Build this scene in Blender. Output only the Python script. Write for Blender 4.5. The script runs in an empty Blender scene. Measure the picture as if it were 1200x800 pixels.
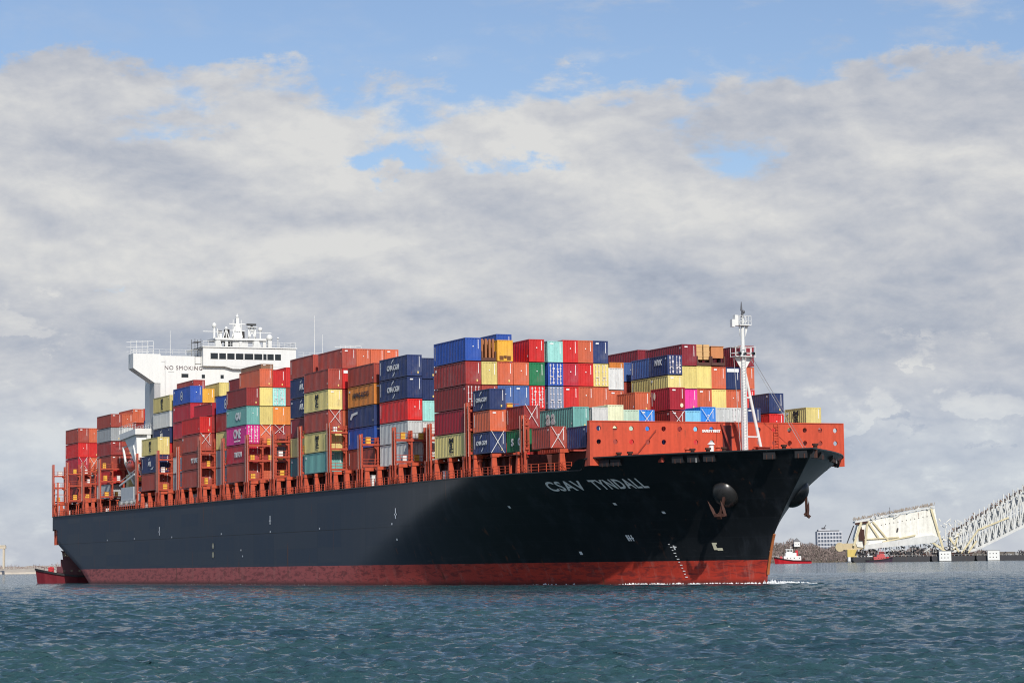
import bpy, math, random
import numpy as np
from mathutils import Vector, Matrix
R = math.radians
random.seed(7)
S = bpy.context.scene
COL = S.collection

# ------------------------------------------------------------------ camera
CAM = Vector((334.6138, -138.8444, 2.9639))
YAW, PITCH, ROLL, FPX = 2.7298, 0.0876, -0.0133, 2970.07
YAW = math.pi - R(23.596269171); PITCH = R(5.0185014); ROLL = R(-0.7597843)
fw = Vector((math.cos(PITCH)*math.cos(YAW), math.cos(PITCH)*math.sin(YAW), math.sin(PITCH)))
rt = fw.cross(Vector((0, 0, 1))).normalized(); up = rt.cross(fw)
c_, s_ = math.cos(ROLL), math.sin(ROLL)
rt2 = c_*rt + s_*up; up2 = -s_*rt + c_*up
cd = bpy.data.cameras.new('camera'); cam = bpy.data.objects.new('camera', cd); COL.objects.link(cam)
m = Matrix.Identity(4)
for i in range(3):
    m[i][0], m[i][1], m[i][2], m[i][3] = rt2[i], up2[i], -fw[i], CAM[i]
cam.matrix_world = m
cd.sensor_fit = 'HORIZONTAL'; cd.sensor_width = 36; cd.lens = 36*FPX/1200
cd.clip_start = 0.5; cd.clip_end = 40000
S.camera = cam
S.cycles.filter_width = 1.1

# ------------------------------------------------------------------ light and sky
SUN_AZ, SUN_EL = R(-10), R(36)          # azimuth from +X (the bow) towards starboard
to_sun = Vector((math.cos(SUN_EL)*math.cos(SUN_AZ), math.cos(SUN_EL)*math.sin(SUN_AZ), math.sin(SUN_EL)))
sl = bpy.data.lights.new('sun', 'SUN'); sl.energy = 4.1; sl.angle = R(0.53); sl.color = (1, .95, .87)
sun = bpy.data.objects.new('sun', sl); COL.objects.link(sun)
sun.rotation_euler = to_sun.to_track_quat('Z', 'Y').to_euler(); sun.location = (0, 0, 200)
S.view_settings.view_transform = 'Standard'; S.view_settings.look = 'None'
S.view_settings.exposure = 0; S.view_settings.gamma = 1

W = bpy.data.worlds.new('World'); S.world = W; W.use_nodes = True
NT = W.node_tree; NT.nodes.clear()

class NB:
    """small helper to write node maths"""
    def __init__(s, nt): s.nt = nt
    def n(s, t, **k):
        x = s.nt.nodes.new(t)
        for a, b in k.items(): setattr(x, a, b)
        return x
    def put(s, sock, v):
        if hasattr(v, 'is_output'): s.nt.links.new(v, sock)
        else: sock.default_value = v
    def m(s, op, a, b=0.0, c=None, clamp=False):
        x = s.n('ShaderNodeMath', operation=op, use_clamp=clamp)
        s.put(x.inputs[0], a); s.put(x.inputs[1], b)
        if c is not None: s.put(x.inputs[2], c)
        return x.outputs[0]
    def dot(s, v, w):
        x = s.n('ShaderNodeVectorMath', operation='DOT_PRODUCT'); s.put(x.inputs[0], v); x.inputs[1].default_value = w
        return x.outputs['Value']
    def xyz(s, a, b, c):
        x = s.n('ShaderNodeCombineXYZ'); s.put(x.inputs[0], a); s.put(x.inputs[1], b); s.put(x.inputs[2], c); return x.outputs[0]
    def noise(s, v, scale, detail=5, rough=.55, dist=0.0):
        x = s.n('ShaderNodeTexNoise'); s.put(x.inputs['Vector'], v); x.inputs['Scale'].default_value = scale
        x.inputs['Detail'].default_value = detail; x.inputs['Roughness'].default_value = rough; x.inputs['Distortion'].default_value = dist
        return x.outputs['Fac']
    def step(s, v, a, b, lo=0.0, hi=1.0):
        x = s.n('ShaderNodeMapRange', interpolation_type='SMOOTHSTEP'); s.put(x.inputs[0], v)
        for i, q in ((1, a), (2, b), (3, lo), (4, hi)): s.put(x.inputs[i], q)
        return x.outputs[0]
    def mix(s, f, a, b, blend='MIX'):
        x = s.n('ShaderNodeMix', data_type='RGBA', blend_type=blend); s.put(x.inputs[0], f); s.put(x.inputs[6], a); s.put(x.inputs[7], b)
        return x.outputs[2]

b = NB(NT)
tc = b.n('ShaderNodeTexCoord'); D = tc.outputs['Generated']
hf = Vector((fw.x, fw.y, 0)).normalized(); hr = Vector((hf.y, -hf.x, 0))
az = b.m('MULTIPLY', b.m('ARCTAN2', b.dot(D, hr), b.dot(D, hf)), 57.2958)
el = b.m('MULTIPLY', b.m('ARCSINE', b.dot(D, (0, 0, 1))), 57.2958)
sky = b.n('ShaderNodeTexSky', sky_type='NISHITA', sun_disc=False)
sky.sun_elevation = SUN_EL; sky.sun_rotation = math.atan2(to_sun.x, to_sun.y)
sky.air_density = 1.0; sky.dust_density = .4; sky.ozone_density = 2.5
bg1 = b.n('ShaderNodeBackground'); bg1.inputs['Strength'].default_value = 0.105
NT.links.new(b.mix(1.0, sky.outputs[0], (1.02, .98, 1.03, 1), 'MULTIPLY'), bg1.inputs['Color'])
P = b.xyz(b.m('MULTIPLY', az, .11), b.m('MULTIPLY', el, .22), 0.0)
n1 = b.noise(P, 1.5, 12, .60, .25)
P2 = b.xyz(b.m('MULTIPLY', az, .11), b.m('MULTIPLY', el, .26), 4.3)
n2 = b.noise(P2, 1.3, 12, .58, .15)
P3 = b.xyz(b.m('MULTIPLY', az, .25), b.m('MULTIPLY', el, .62), 9.1)
n3 = b.noise(P3, 1.5, 12, .62, .2)
n4 = b.noise(b.xyz(b.m('MULTIPLY', az, .55), b.m('MULTIPLY', el, .95), 2.2), 1.6, 12, .62, .1)
wn1 = b.noise(b.xyz(b.m('MULTIPLY', az, .40), b.m('MULTIPLY', el, .60), 17.0), 1.4, 8, .62)
wn2 = b.noise(b.xyz(b.m('MULTIPLY', az, .40), b.m('MULTIPLY', el, .60), 31.0), 1.4, 8, .62)
AZ0, EL0 = az, el
az = b.m('ADD', az, b.m('MULTIPLY', b.m('SUBTRACT', wn1, .5), 5.0)); el = b.m('ADD', el, b.m('MULTIPLY', b.m('SUBTRACT', wn2, .5), 2.2))
def relief(sx, sy, seed, scale, det, rough, up_, side):
    a_ = b.noise(b.xyz(b.m('MULTIPLY', AZ0, sx), b.m('MULTIPLY', EL0, sy), seed), scale, det, rough, .25)
    c_2 = b.noise(b.xyz(b.m('ADD', b.m('MULTIPLY', AZ0, sx), side), b.m('ADD', b.m('MULTIPLY', EL0, sy), up_), seed), scale, det, rough, .25)
    return b.m('SUBTRACT', a_, c_2)
def gauss(a0, e0, sa, se, k):
    dx = b.m('DIVIDE', b.m('SUBTRACT', az, a0), sa); dy = b.m('DIVIDE', b.m('SUBTRACT', el, e0), se)
    r2 = b.m('ADD', b.m('MULTIPLY', dx, dx), b.m('MULTIPLY', dy, dy))
    return b.m('MULTIPLY', b.m('EXPONENT', b.m('MULTIPLY', r2, -1.0)), k)
def addall(l):
    o = l[0]
    for q in l[1:]: o = b.m('ADD', o, q)
    return o
# coverage: a broad bank up to about 11 degrees, torn upper edge, blue above
edge = addall([10.4, gauss(-7.5, 9, 4, 99, .9), gauss(10.5, 9, 3.6, 99, 1.2), gauss(5.0, 9, 1.6, 99, -.9), gauss(-1.0, 9, 1.4, 99, -.3)])
over = b.m('SUBTRACT', el, edge)
cov = b.m('ADD', b.m('MULTIPLY', over, -.20), b.m('MULTIPLY', b.m('SUBTRACT', n1, .5), 1.7))
cov = addall([cov, gauss(-9.4, 6.05, 1.0, .6, -1.1), gauss(-2.8, 8.9, 1.2, .4, -.45), gauss(-.2, 8.95, 1.0, .35, -.4), gauss(-9.0, 9.4, 1.6, .6, -.25), gauss(-7.4, 10.0, 1.4, .4, -.25), gauss(-4.2, 6.5, 1.0, .22, -.5), gauss(4, 10.4, 2.4, .8, .3), b.m('MULTIPLY', b.m('SUBTRACT', n3, .5), .9), .08, b.step(el, 10.9, 12.4, 0.0, -.55),
              b.m('MULTIPLY', b.step(el, 2.0, 8.0, 1.0, 0.0), .5)])
mask = b.step(cov, -.06, .20)
wisp = b.m('MULTIPLY', b.step(n3, .45, .74), b.step(az, -3.0, 4.0, .15, .80))
mask = b.m('MAXIMUM', mask, wisp)
mask = b.m('MAXIMUM', mask, b.m('MULTIPLY', b.step(el, 18, 30, 0.0, .55), b.step(n1, .50, .66)))
mask = b.m('MULTIPLY', mask, b.step(b.m('ABSOLUTE', az), 40, 90, 1.0, .2))
# shade of the clouds: bright billows in the middle of the bank, blue-grey undersides low down
rl1 = relief(.16, .30, 5.5, 1.3, 9, .55, .16, .05); rl2 = relief(.40, .72, 8.8, 1.5, 8, .6, .14, .05)
sh = addall([b.m('MULTIPLY', b.m('SUBTRACT', n2, .5), 1.15), b.m('MULTIPLY', rl1, 1.45), b.m('MULTIPLY', rl2, .75), b.m('MULTIPLY', b.m('SUBTRACT', n4, .5), .30), .71,
             gauss(-6, 7.2, 5, 1.0, .14), gauss(4.5, 8.2, 2.6, .9, .12), gauss(4, 4.4, 10, 1.5, -.26), gauss(-5.5, 6.35, 2.4, .35, -.24), gauss(8, 5.8, 5, .8, -.10)])
def cumulus(a0, e0, w, h):
    # heaped top over a flat base
    dx = b.m('DIVIDE', b.m('SUBTRACT', az, a0), w); dy = b.m('DIVIDE', b.m('SUBTRACT', el, e0), h)
    dome = b.m('SUBTRACT', b.m('SUBTRACT', 1.0, b.m('MULTIPLY', dx, dx)), b.m('ABSOLUTE', dy))
    return b.m('MULTIPLY', dome, b.step(dy, -.15, .05))
pf = b.m('MAXIMUM', b.m('MAXIMUM', cumulus(9.15, 4.25, .85, .62), cumulus(7.8, 3.0, 1.0, .75)), b.m('MAXIMUM', cumulus(10.9, 3.25, 1.7, .85), cumulus(-11.3, 5.2, 1.5, 1.2)))
pm = b.step(b.m('ADD', pf, b.m('MULTIPLY', b.m('SUBTRACT', n4, .5), 2.2)), .12, .50)
dk = b.step(addall([gauss(9.1, 2.75, .5, .13, 1.0), gauss(8.3, 2.9, .35, .12, .9), gauss(10.6, 2.6, .5, .10, .8), b.m('MULTIPLY', b.m('SUBTRACT', n4, .5), 1.6)]), .45, .9)
sh = b.m('SUBTRACT', sh, b.m('MULTIPLY', dk, .22))
sh = b.m('ADD', sh, b.m('MULTIPLY', pm, .24))
cr = b.n('ShaderNodeValToRGB'); b.put(cr.inputs[0], sh)
e = cr.color_ramp.elements
e[0].position = .0; e[0].color = (.30, .34, .43, 1)
e[1].position = 1.0; e[1].color = (.72, .715, .70, 1)
q = cr.color_ramp.elements.new(.34); q.color = (.42, .455, .53, 1)
q = cr.color_ramp.elements.new(.62); q.color = (.545, .56, .60, 1)
bg2 = b.n('ShaderNodeBackground'); NT.links.new(b.mix(b.step(EL0, .5, 5.5, 1.0, 0.0), cr.outputs[0], b.mix(1.0, cr.outputs[0], (.84, .92, 1.06, 1), 'MULTIPLY')), bg2.inputs['Color']); bg2.inputs['Strength'].default_value = 1.0
mx = b.n('ShaderNodeMixShader'); b.put(mx.inputs[0], b.m('MULTIPLY', mask, b.step(EL0, .5, 4.5, .80, .97))); NT.links.new(bg1.outputs[0], mx.inputs[1]); NT.links.new(bg2.outputs[0], mx.inputs[2])
wo = b.n('ShaderNodeOutputWorld'); NT.links.new(mx.outputs[0], wo.inputs[0])

# ------------------------------------------------------------------ helpers
MATS = {}
def mat(name, col, rough=.55, metal=0.0, streak=.25, grain=.10, rust=0.0, scale=1.0, rnd=0.0, spec=.5):
    if name in MATS: return MATS[name]
    M = bpy.data.materials.new(name); M.use_nodes = True; nt = M.node_tree; k = NB(nt)
    bs = nt.nodes['Principled BSDF']; t = k.n('ShaderNodeTexCoord').outputs['Object']
    mp = k.n('ShaderNodeMapping'); nt.links.new(t, mp.inputs[0]); mp.inputs['Scale'].default_value = (1.6*scale, 1.6*scale, .12*scale)
    oi = k.n('ShaderNodeObjectInfo')
    v0 = k.n('ShaderNodeVectorMath', operation='ADD'); nt.links.new(mp.outputs[0], v0.inputs[0])
    nt.links.new(k.xyz(k.m('MULTIPLY', oi.outputs['Random'], 37.0), 0.0, 0.0), v0.inputs[1])
    s1 = k.noise(v0.outputs[0], 1.0, 4, .6)
    s2 = k.noise(t, 2.3*scale, 6, .65)
    f = addk(k, [1.0, k.m('MULTIPLY', k.m('SUBTRACT', s1, .5), streak*2), k.m('MULTIPLY', k.m('SUBTRACT', s2, .5), grain*2),
                 k.m('MULTIPLY', k.m('SUBTRACT', oi.outputs['Random'], .5), rnd)])
    hs = k.n('ShaderNodeHueSaturation'); hs.inputs['Color'].default_value = (*col, 1); k.put(hs.inputs['Value'], f)
    out = hs.outputs[0]
    if rnd > 0:
        fd = k.m('MULTIPLY', k.step(k.noise(t, .45*scale, 5, .65), .42, .72), k.m('MULTIPLY', oi.outputs['Random'], .42))
        out = k.mix(fd, out, tuple(min(1, .55*c+.16) for c in col)+(1,))
    if rust > 0:
        r1 = k.noise(v0.outputs[0], 2.2, 5, .7); r2 = k.noise(t, .9*scale, 4, .6)
        rm = k.m('MULTIPLY', k.step(r1, .56, .70), k.step(r2, .45, .62))
        out = k.mix(k.m('MULTIPLY', rm, rust), out, (.16, .055, .025, 1))
    k.put(bs.inputs['Base Color'], out)
    k.put(bs.inputs['Roughness'], k.m('ADD', rough, k.m('MULTIPLY', k.m('SUBTRACT', s2, .5), .25)))
    bs.inputs['Metallic'].default_value = metal; bs.inputs['Specular IOR Level'].default_value = spec
    MATS[name] = M; return M
def addk(k, l):
    o = l[0]
    for q in l[1:]: o = k.m('ADD', o, q)
    return o

class MB:
    def __init__(s): s.v = []; s.f = []; s.mi = []; s.cur = 0
    def add(s, vs, fs):
        o = len(s.v); s.v += [tuple(q) for q in vs]; s.f += [[i+o for i in f] for f in fs]; s.mi += [s.cur]*len(fs); return s
    def box(s, x0, x1, y0, y1, z0, z1):
        return s.add([(x0,y0,z0),(x1,y0,z0),(x1,y1,z0),(x0,y1,z0),(x0,y0,z1),(x1,y0,z1),(x1,y1,z1),(x0,y1,z1)],
                     [(0,3,2,1),(4,5,6,7),(0,1,5,4),(1,2,6,5),(2,3,7,6),(3,0,4,7)])
    def beam(s, p, q, w, h=None, upv=(0,0,1)):
        h = h or w; p = Vector(p); q = Vector(q); d = (q-p).normalized(); u = Vector(upv)
        if abs(d.dot(u)) > .98: u = Vector((1,0,0))
        r = d.cross(u).normalized(); u = r.cross(d)
        vs = [a+sx*r*w/2+sz*u*h/2 for a in (p, q) for sx, sz in ((-1,-1),(1,-1),(1,1),(-1,1))]
        return s.add(vs, [(0,1,2,3),(7,6,5,4),(0,4,5,1),(1,5,6,2),(2,6,7,3),(3,7,4,0)])
    def tube(s, p, q, r0, r1=None, n=10):
        r1 = r0 if r1 is None else r1; p = Vector(p); q = Vector(q); d = (q-p).normalized()
        a = d.orthogonal().normalized(); c = d.cross(a); vs = []
        for P0, r in ((p, r0), (q, r1)):
            vs += [P0+r*(math.cos(2*math.pi*i/n)*a+math.sin(2*math.pi*i/n)*c) for i in range(n)]
        return s.add(vs, [(i, (i+1) % n, n+(i+1) % n, n+i) for i in range(n)]+[tuple(range(n))[::-1], tuple(range(n, 2*n))])
    def prism(s, poly, axis, a0, a1):
        """extrude a 2D polygon: axis 'x' -> poly in (y,z); 'y' -> (x,z); 'z' -> (x,y)"""
        def P3(p, a): return {'x': (a, p[0], p[1]), 'y': (p[0], a, p[1]), 'z': (p[0], p[1], a)}[axis]
        n = len(poly)
        return s.add([P3(p, a0) for p in poly]+[P3(p, a1) for p in poly],
                     [(i, (i+1) % n, n+(i+1) % n, n+i) for i in range(n)]+[tuple(range(n))[::-1], tuple(range(n, 2*n))])
    def ball(s, c, rx, ry=None, rz=None, nu=14, nv=9):
        ry = ry or rx; rz = rz or rx; vs = []; fs = []
        for j in range(nv+1):
            t = math.pi*j/nv
            for i in range(nu):
                a = 2*math.pi*i/nu; vs.append((c[0]+rx*math.sin(t)*math.cos(a), c[1]+ry*math.sin(t)*math.sin(a), c[2]+rz*math.cos(t)))
        for j in range(nv):
            for i in range(nu): fs.append((j*nu+i, (j+1)*nu+i, (j+1)*nu+(i+1) % nu, j*nu+(i+1) % nu))
        return s.add(vs, fs)
    def mesh(s, name, mats):
        me = bpy.data.meshes.new(name); me.from_pydata(s.v, [], s.f)
        for m_ in (mats if isinstance(mats, (list, tuple)) else [mats]): me.materials.append(m_)
        me.polygons.foreach_set('material_index', s.mi)
        import bmesh
        bm = bmesh.new(); bm.from_mesh(me); bmesh.ops.recalc_face_normals(bm, faces=bm.faces); bm.to_mesh(me); bm.free()
        return me
    def build(s, name, mats, parent=None, smooth=False):
        me = s.mesh(name, mats)
        if smooth: me.polygons.foreach_set('use_smooth', [True]*len(me.polygons))
        return link(name, me, parent)
def link(name, me, parent=None, loc=None):
    o = bpy.data.objects.new(name, me); COL.objects.link(o)
    if parent: o.parent = parent
    if loc: o.location = loc
    return o
def tag(o, label=None, cat=None, group=None, kind=None):
    for k, v in (('label', label), ('category', cat), ('group', group), ('kind', kind)):
        if v: o[k] = v
    return o
def thing(name, label, cat, loc=(0,0,0), group=None):
    return tag(link(name, None, None, loc), label, cat, group)
TXT = {}
def text_mesh(s, size, matl, ax='c', spacing=1.0, bold=0.0, stack=False):
    key = (s, size, matl.name, ax, spacing, bold)
    if key in TXT: return TXT[key]
    cu = bpy.data.curves.new('lettering', 'FONT'); cu.body = s; cu.size = size; cu.align_x = 'CENTER'; cu.align_y = 'CENTER'
    cu.space_character = spacing; cu.offset = bold; cu.resolution_u = 3; cu.space_line = .8; cu.extrude = .012
    o = bpy.data.objects.new('tmp', cu); COL.objects.link(o)
    dg = bpy.context.evaluated_depsgraph_get(); dg.update()
    me = bpy.data.meshes.new_from_object(o.evaluated_get(dg)); bpy.data.objects.remove(o)
    me.name = 'lettering'; me.materials.clear(); me.materials.append(matl); TXT[key] = me
    return me
def text_obj(name, s, size, matl, loc, rot, parent, **k):
    o = link(name, text_mesh(s, size, matl, **k), parent, loc); o.rotation_euler = rot; return o
SIDE = (R(90), 0, 0); FRONT = (R(90), 0, R(90))

WHITE = mat('white_paint', (.74, .74, .71), .45, streak=.10, grain=.06, rust=.25)
ORANGE = mat('orange_red_deck_paint', (.50, .075, .030), .5, streak=.35, grain=.22, rust=.6)
DKRED = mat('dark_red_deck_paint', (.30, .04, .022), .6, streak=.3, grain=.2, rust=.3)
BLACK = mat('black_rubber', (.012, .012, .014), .6, streak=.1)
GLASS = mat('dark_window_glass', (.015, .018, .022), .12, streak=0, grain=0)
WMARK = mat('white_marking', (.8, .8, .78), .6, streak=.1, grain=.1)
KMARK = mat('black_marking', (.02, .02, .025), .6, streak=.1)
STEEL = mat('bare_steel', (.35, .35, .34), .45, streak=.2, rust=.4)
YBOX = mat('yellow_box_paint', (.75, .42, .05), .5, streak=.2, rust=.3)
RUST = mat('rusty_brown_iron', (.055, .019, .012), .8, streak=.3, grain=.4)

# ------------------------------------------------------------------ water
def sea():
    cx, cy = CAM.x, CAM.y
    rs = [14.0]
    while rs[-1] < 16000: rs.append(rs[-1]*(1.0018 if rs[-1] < 600 else 1.011))
    base = math.atan2(hf.y, hf.x)
    a1 = np.radians(np.arange(-13, 13.01, .06)); a2 = np.radians(np.arange(15, 345.1, 3.0))
    ang = np.concatenate([a1, a2]); rs = np.array(rs)
    A, Rr = np.meshgrid(ang, rs); X = cx+Rr*np.cos(base+A); Y = cy+Rr*np.sin(base+A)
    rng = np.random.default_rng(3); Z = np.zeros_like(X); dr = Rr*.0018
    wind = base + math.pi + .22
    DX = np.zeros_like(X); DY = np.zeros_like(X)
    for i in range(110):
        lam = 0.30*(2.7/0.30)**(rng.random()**1.15); th = wind + rng.normal(0, .5); ph = rng.random()*6.28
        kx, ky = 2*math.pi/lam*math.cos(th), 2*math.pi/lam*math.sin(th)
        amp = .0092*lam**.72
        att = np.clip(1.6-3.0*dr/lam, 0, 1)
        arg = kx*X+ky*Y+ph
        Z += amp*att*np.sin(arg); DX += amp*att*.95*math.cos(th)*np.cos(arg); DY += amp*att*.95*math.sin(th)*np.cos(arg)
    gust = 1+.25*np.sin(X*.021+Y*.013)*np.sin(Y*.037-X*.008)
    Z *= gust; X = X+DX; Y = Y+DY
    nr, na = X.shape
    v = np.stack([X, Y, Z], -1).reshape(-1, 3)
    i0 = (np.arange(nr-1)[:, None]*na + np.arange(na)[None, :]); i1 = (np.arange(nr-1)[:, None]*na + (np.arange(na)[None, :]+1) % na)
    F = np.stack([i0, i0+na, i1+na, i1], -1).reshape(-1, 4)
    # centre fan
    v = np.vstack([v, [[cx, cy, 0]]]); c = len(v)-1
    me = bpy.data.meshes.new('sea'); nf = len(F)+na
    me.vertices.add(len(v)); me.vertices.foreach_set('co', v.ravel())
    tri = np.stack([np.full(na, c), np.arange(na), (np.arange(na)+1) % na], -1)
    loops = np.concatenate([F.ravel(), tri.ravel()]); me.loops.add(len(loops)); me.loops.foreach_set('vertex_index', loops.astype(np.int32))
    st = np.concatenate([np.arange(len(F))*4, len(F)*4+np.arange(na)*3]); me.polygons.add(nf); me.polygons.foreach_set('loop_start', st.astype(np.int32))
    me.update(calc_edges=True); me.validate()
    if me.polygons[0].normal.z < 0: me.flip_normals()
    me.polygons.foreach_set('use_smooth', [True]*len(me.polygons))
    M = bpy.data.materials.new('sea_water'); M.use_nodes = True; nt = M.node_tree; k = NB(nt); bs = nt.nodes['Principled BSDF']
    t = k.n('ShaderNodeTexCoord').outputs['Object']
    mp = k.n('ShaderNodeMapping'); nt.links.new(t, mp.inputs[0]); mp.inputs['Rotation'].default_value = (0, 0, -wind); mp.inputs['Scale'].default_value = (1.0, .42, 1)
    w1 = k.noise(mp.outputs[0], .7, 8, .74, .4); w2 = k.noise(mp.outputs[0], 2.6, 5, .62, .4)
    w3 = k.noise(mp.outputs[0], 6.0, 4, .6, .3)
    hgt = addk(k, [k.m('MULTIPLY', w1, .20), k.m('MULTIPLY', w2, .20), k.m('MULTIPLY', w3, .065)])
    bp = k.n('ShaderNodeBump'); k.put(bp.inputs['Height'], hgt); bp.inputs['Strength'].default_value = 1.0; bp.inputs['Distance'].default_value = 1.0
    nz = k.n('ShaderNodeTexNoise'); nt.links.new(mp.outputs[0], nz.inputs['Vector']); nz.inputs['Scale'].default_value = 1.3; nz.inputs['Detail'].default_value = 5; nz.inputs['Roughness'].default_value = .7
    sv = k.n('ShaderNodeVectorMath', operation='SUBTRACT'); nt.links.new(nz.outputs['Color'], sv.inputs[0]); sv.inputs[1].default_value = (.5, .5, .5)
    mv = k.n('ShaderNodeVectorMath', operation='MULTIPLY'); nt.links.new(sv.outputs[0], mv.inputs[0]); pa = k.step(k.noise(t, .035, 3, .55), .35, .65, 1.2, 2.2); k.put(mv.inputs[1], k.xyz(pa, pa, 0.0))
    av = k.n('ShaderNodeVectorMath', operation='ADD'); nt.links.new(mv.outputs[0], av.inputs[0]); nt.links.new(bp.outputs[0], av.inputs[1])
    nv_ = k.n('ShaderNodeVectorMath', operation='NORMALIZE'); nt.links.new(av.outputs[0], nv_.inputs[0]); nt.links.new(nv_.outputs[0], bs.inputs['Normal'])
    big = k.noise(t, .02, 4, .6)
    cc = k.mix(k.step(big, .35, .65), (.018, .052, .070, 1), (.030, .076, .082, 1))
    k.put(bs.inputs['Base Color'], cc); bs.inputs['Roughness'].default_value = .07; bs.inputs['IOR'].default_value = 1.33
    me.materials.append(M)
    o = link('sea', me); tag(o, kind='structure'); return o
sea()

# ------------------------------------------------------------------ ship hull
YC, HB = 23.9, 24.5
T = 3.4096          # one tier
ZB = 18.526         # underside of the lowest deck container
ZD = 15.28
BAY = 14.773
def interp(x, xs, ys):
    return float(np.interp(x, xs, ys))
def x_stem(z): return interp(z, [-2, 0, 2, 4.3, 6.2, 8, 10, 12.5, 15.5, 18.2], [43.8, 44, 44.4, 45.2, 46.0, 47.4, 49.2, 51.8, 54.9, 57.5])
def x_sh(z): return -52 + 63*max(0, min(1, z/17.5))**1.35
def half(X, z):
    zl = z_low(X); x0 = x_sh(z); xs = x_stem(z)
    h = HB
    if X > x0:
        u = min(1, (X-x0)/(xs-x0)); p = 1.75+.35*max(0, min(1, z/17)); h = HB*(1-u**p)
    if X < -215:
        t = max(0, min(1, (z-zl)/4.5)); a = min(1, (-215-X)/12); h *= 1-a*.16*(1-t)**2.2
    return h
def z_low(X): return interp(X, [-251, -247, -222, -214], [7.4, 6.2, -.6, -2])
def z_top(X):
    u = max(0, min(1, (X-27.2)/3.6)); u = u*u*(3-2*u)
    return ZD + u*(1.5+.22*max(0, (X-31)/27))
ship = thing('container_ship', 'huge dark blue and red container ship under way, stacked high with containers', 'ship')

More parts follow.
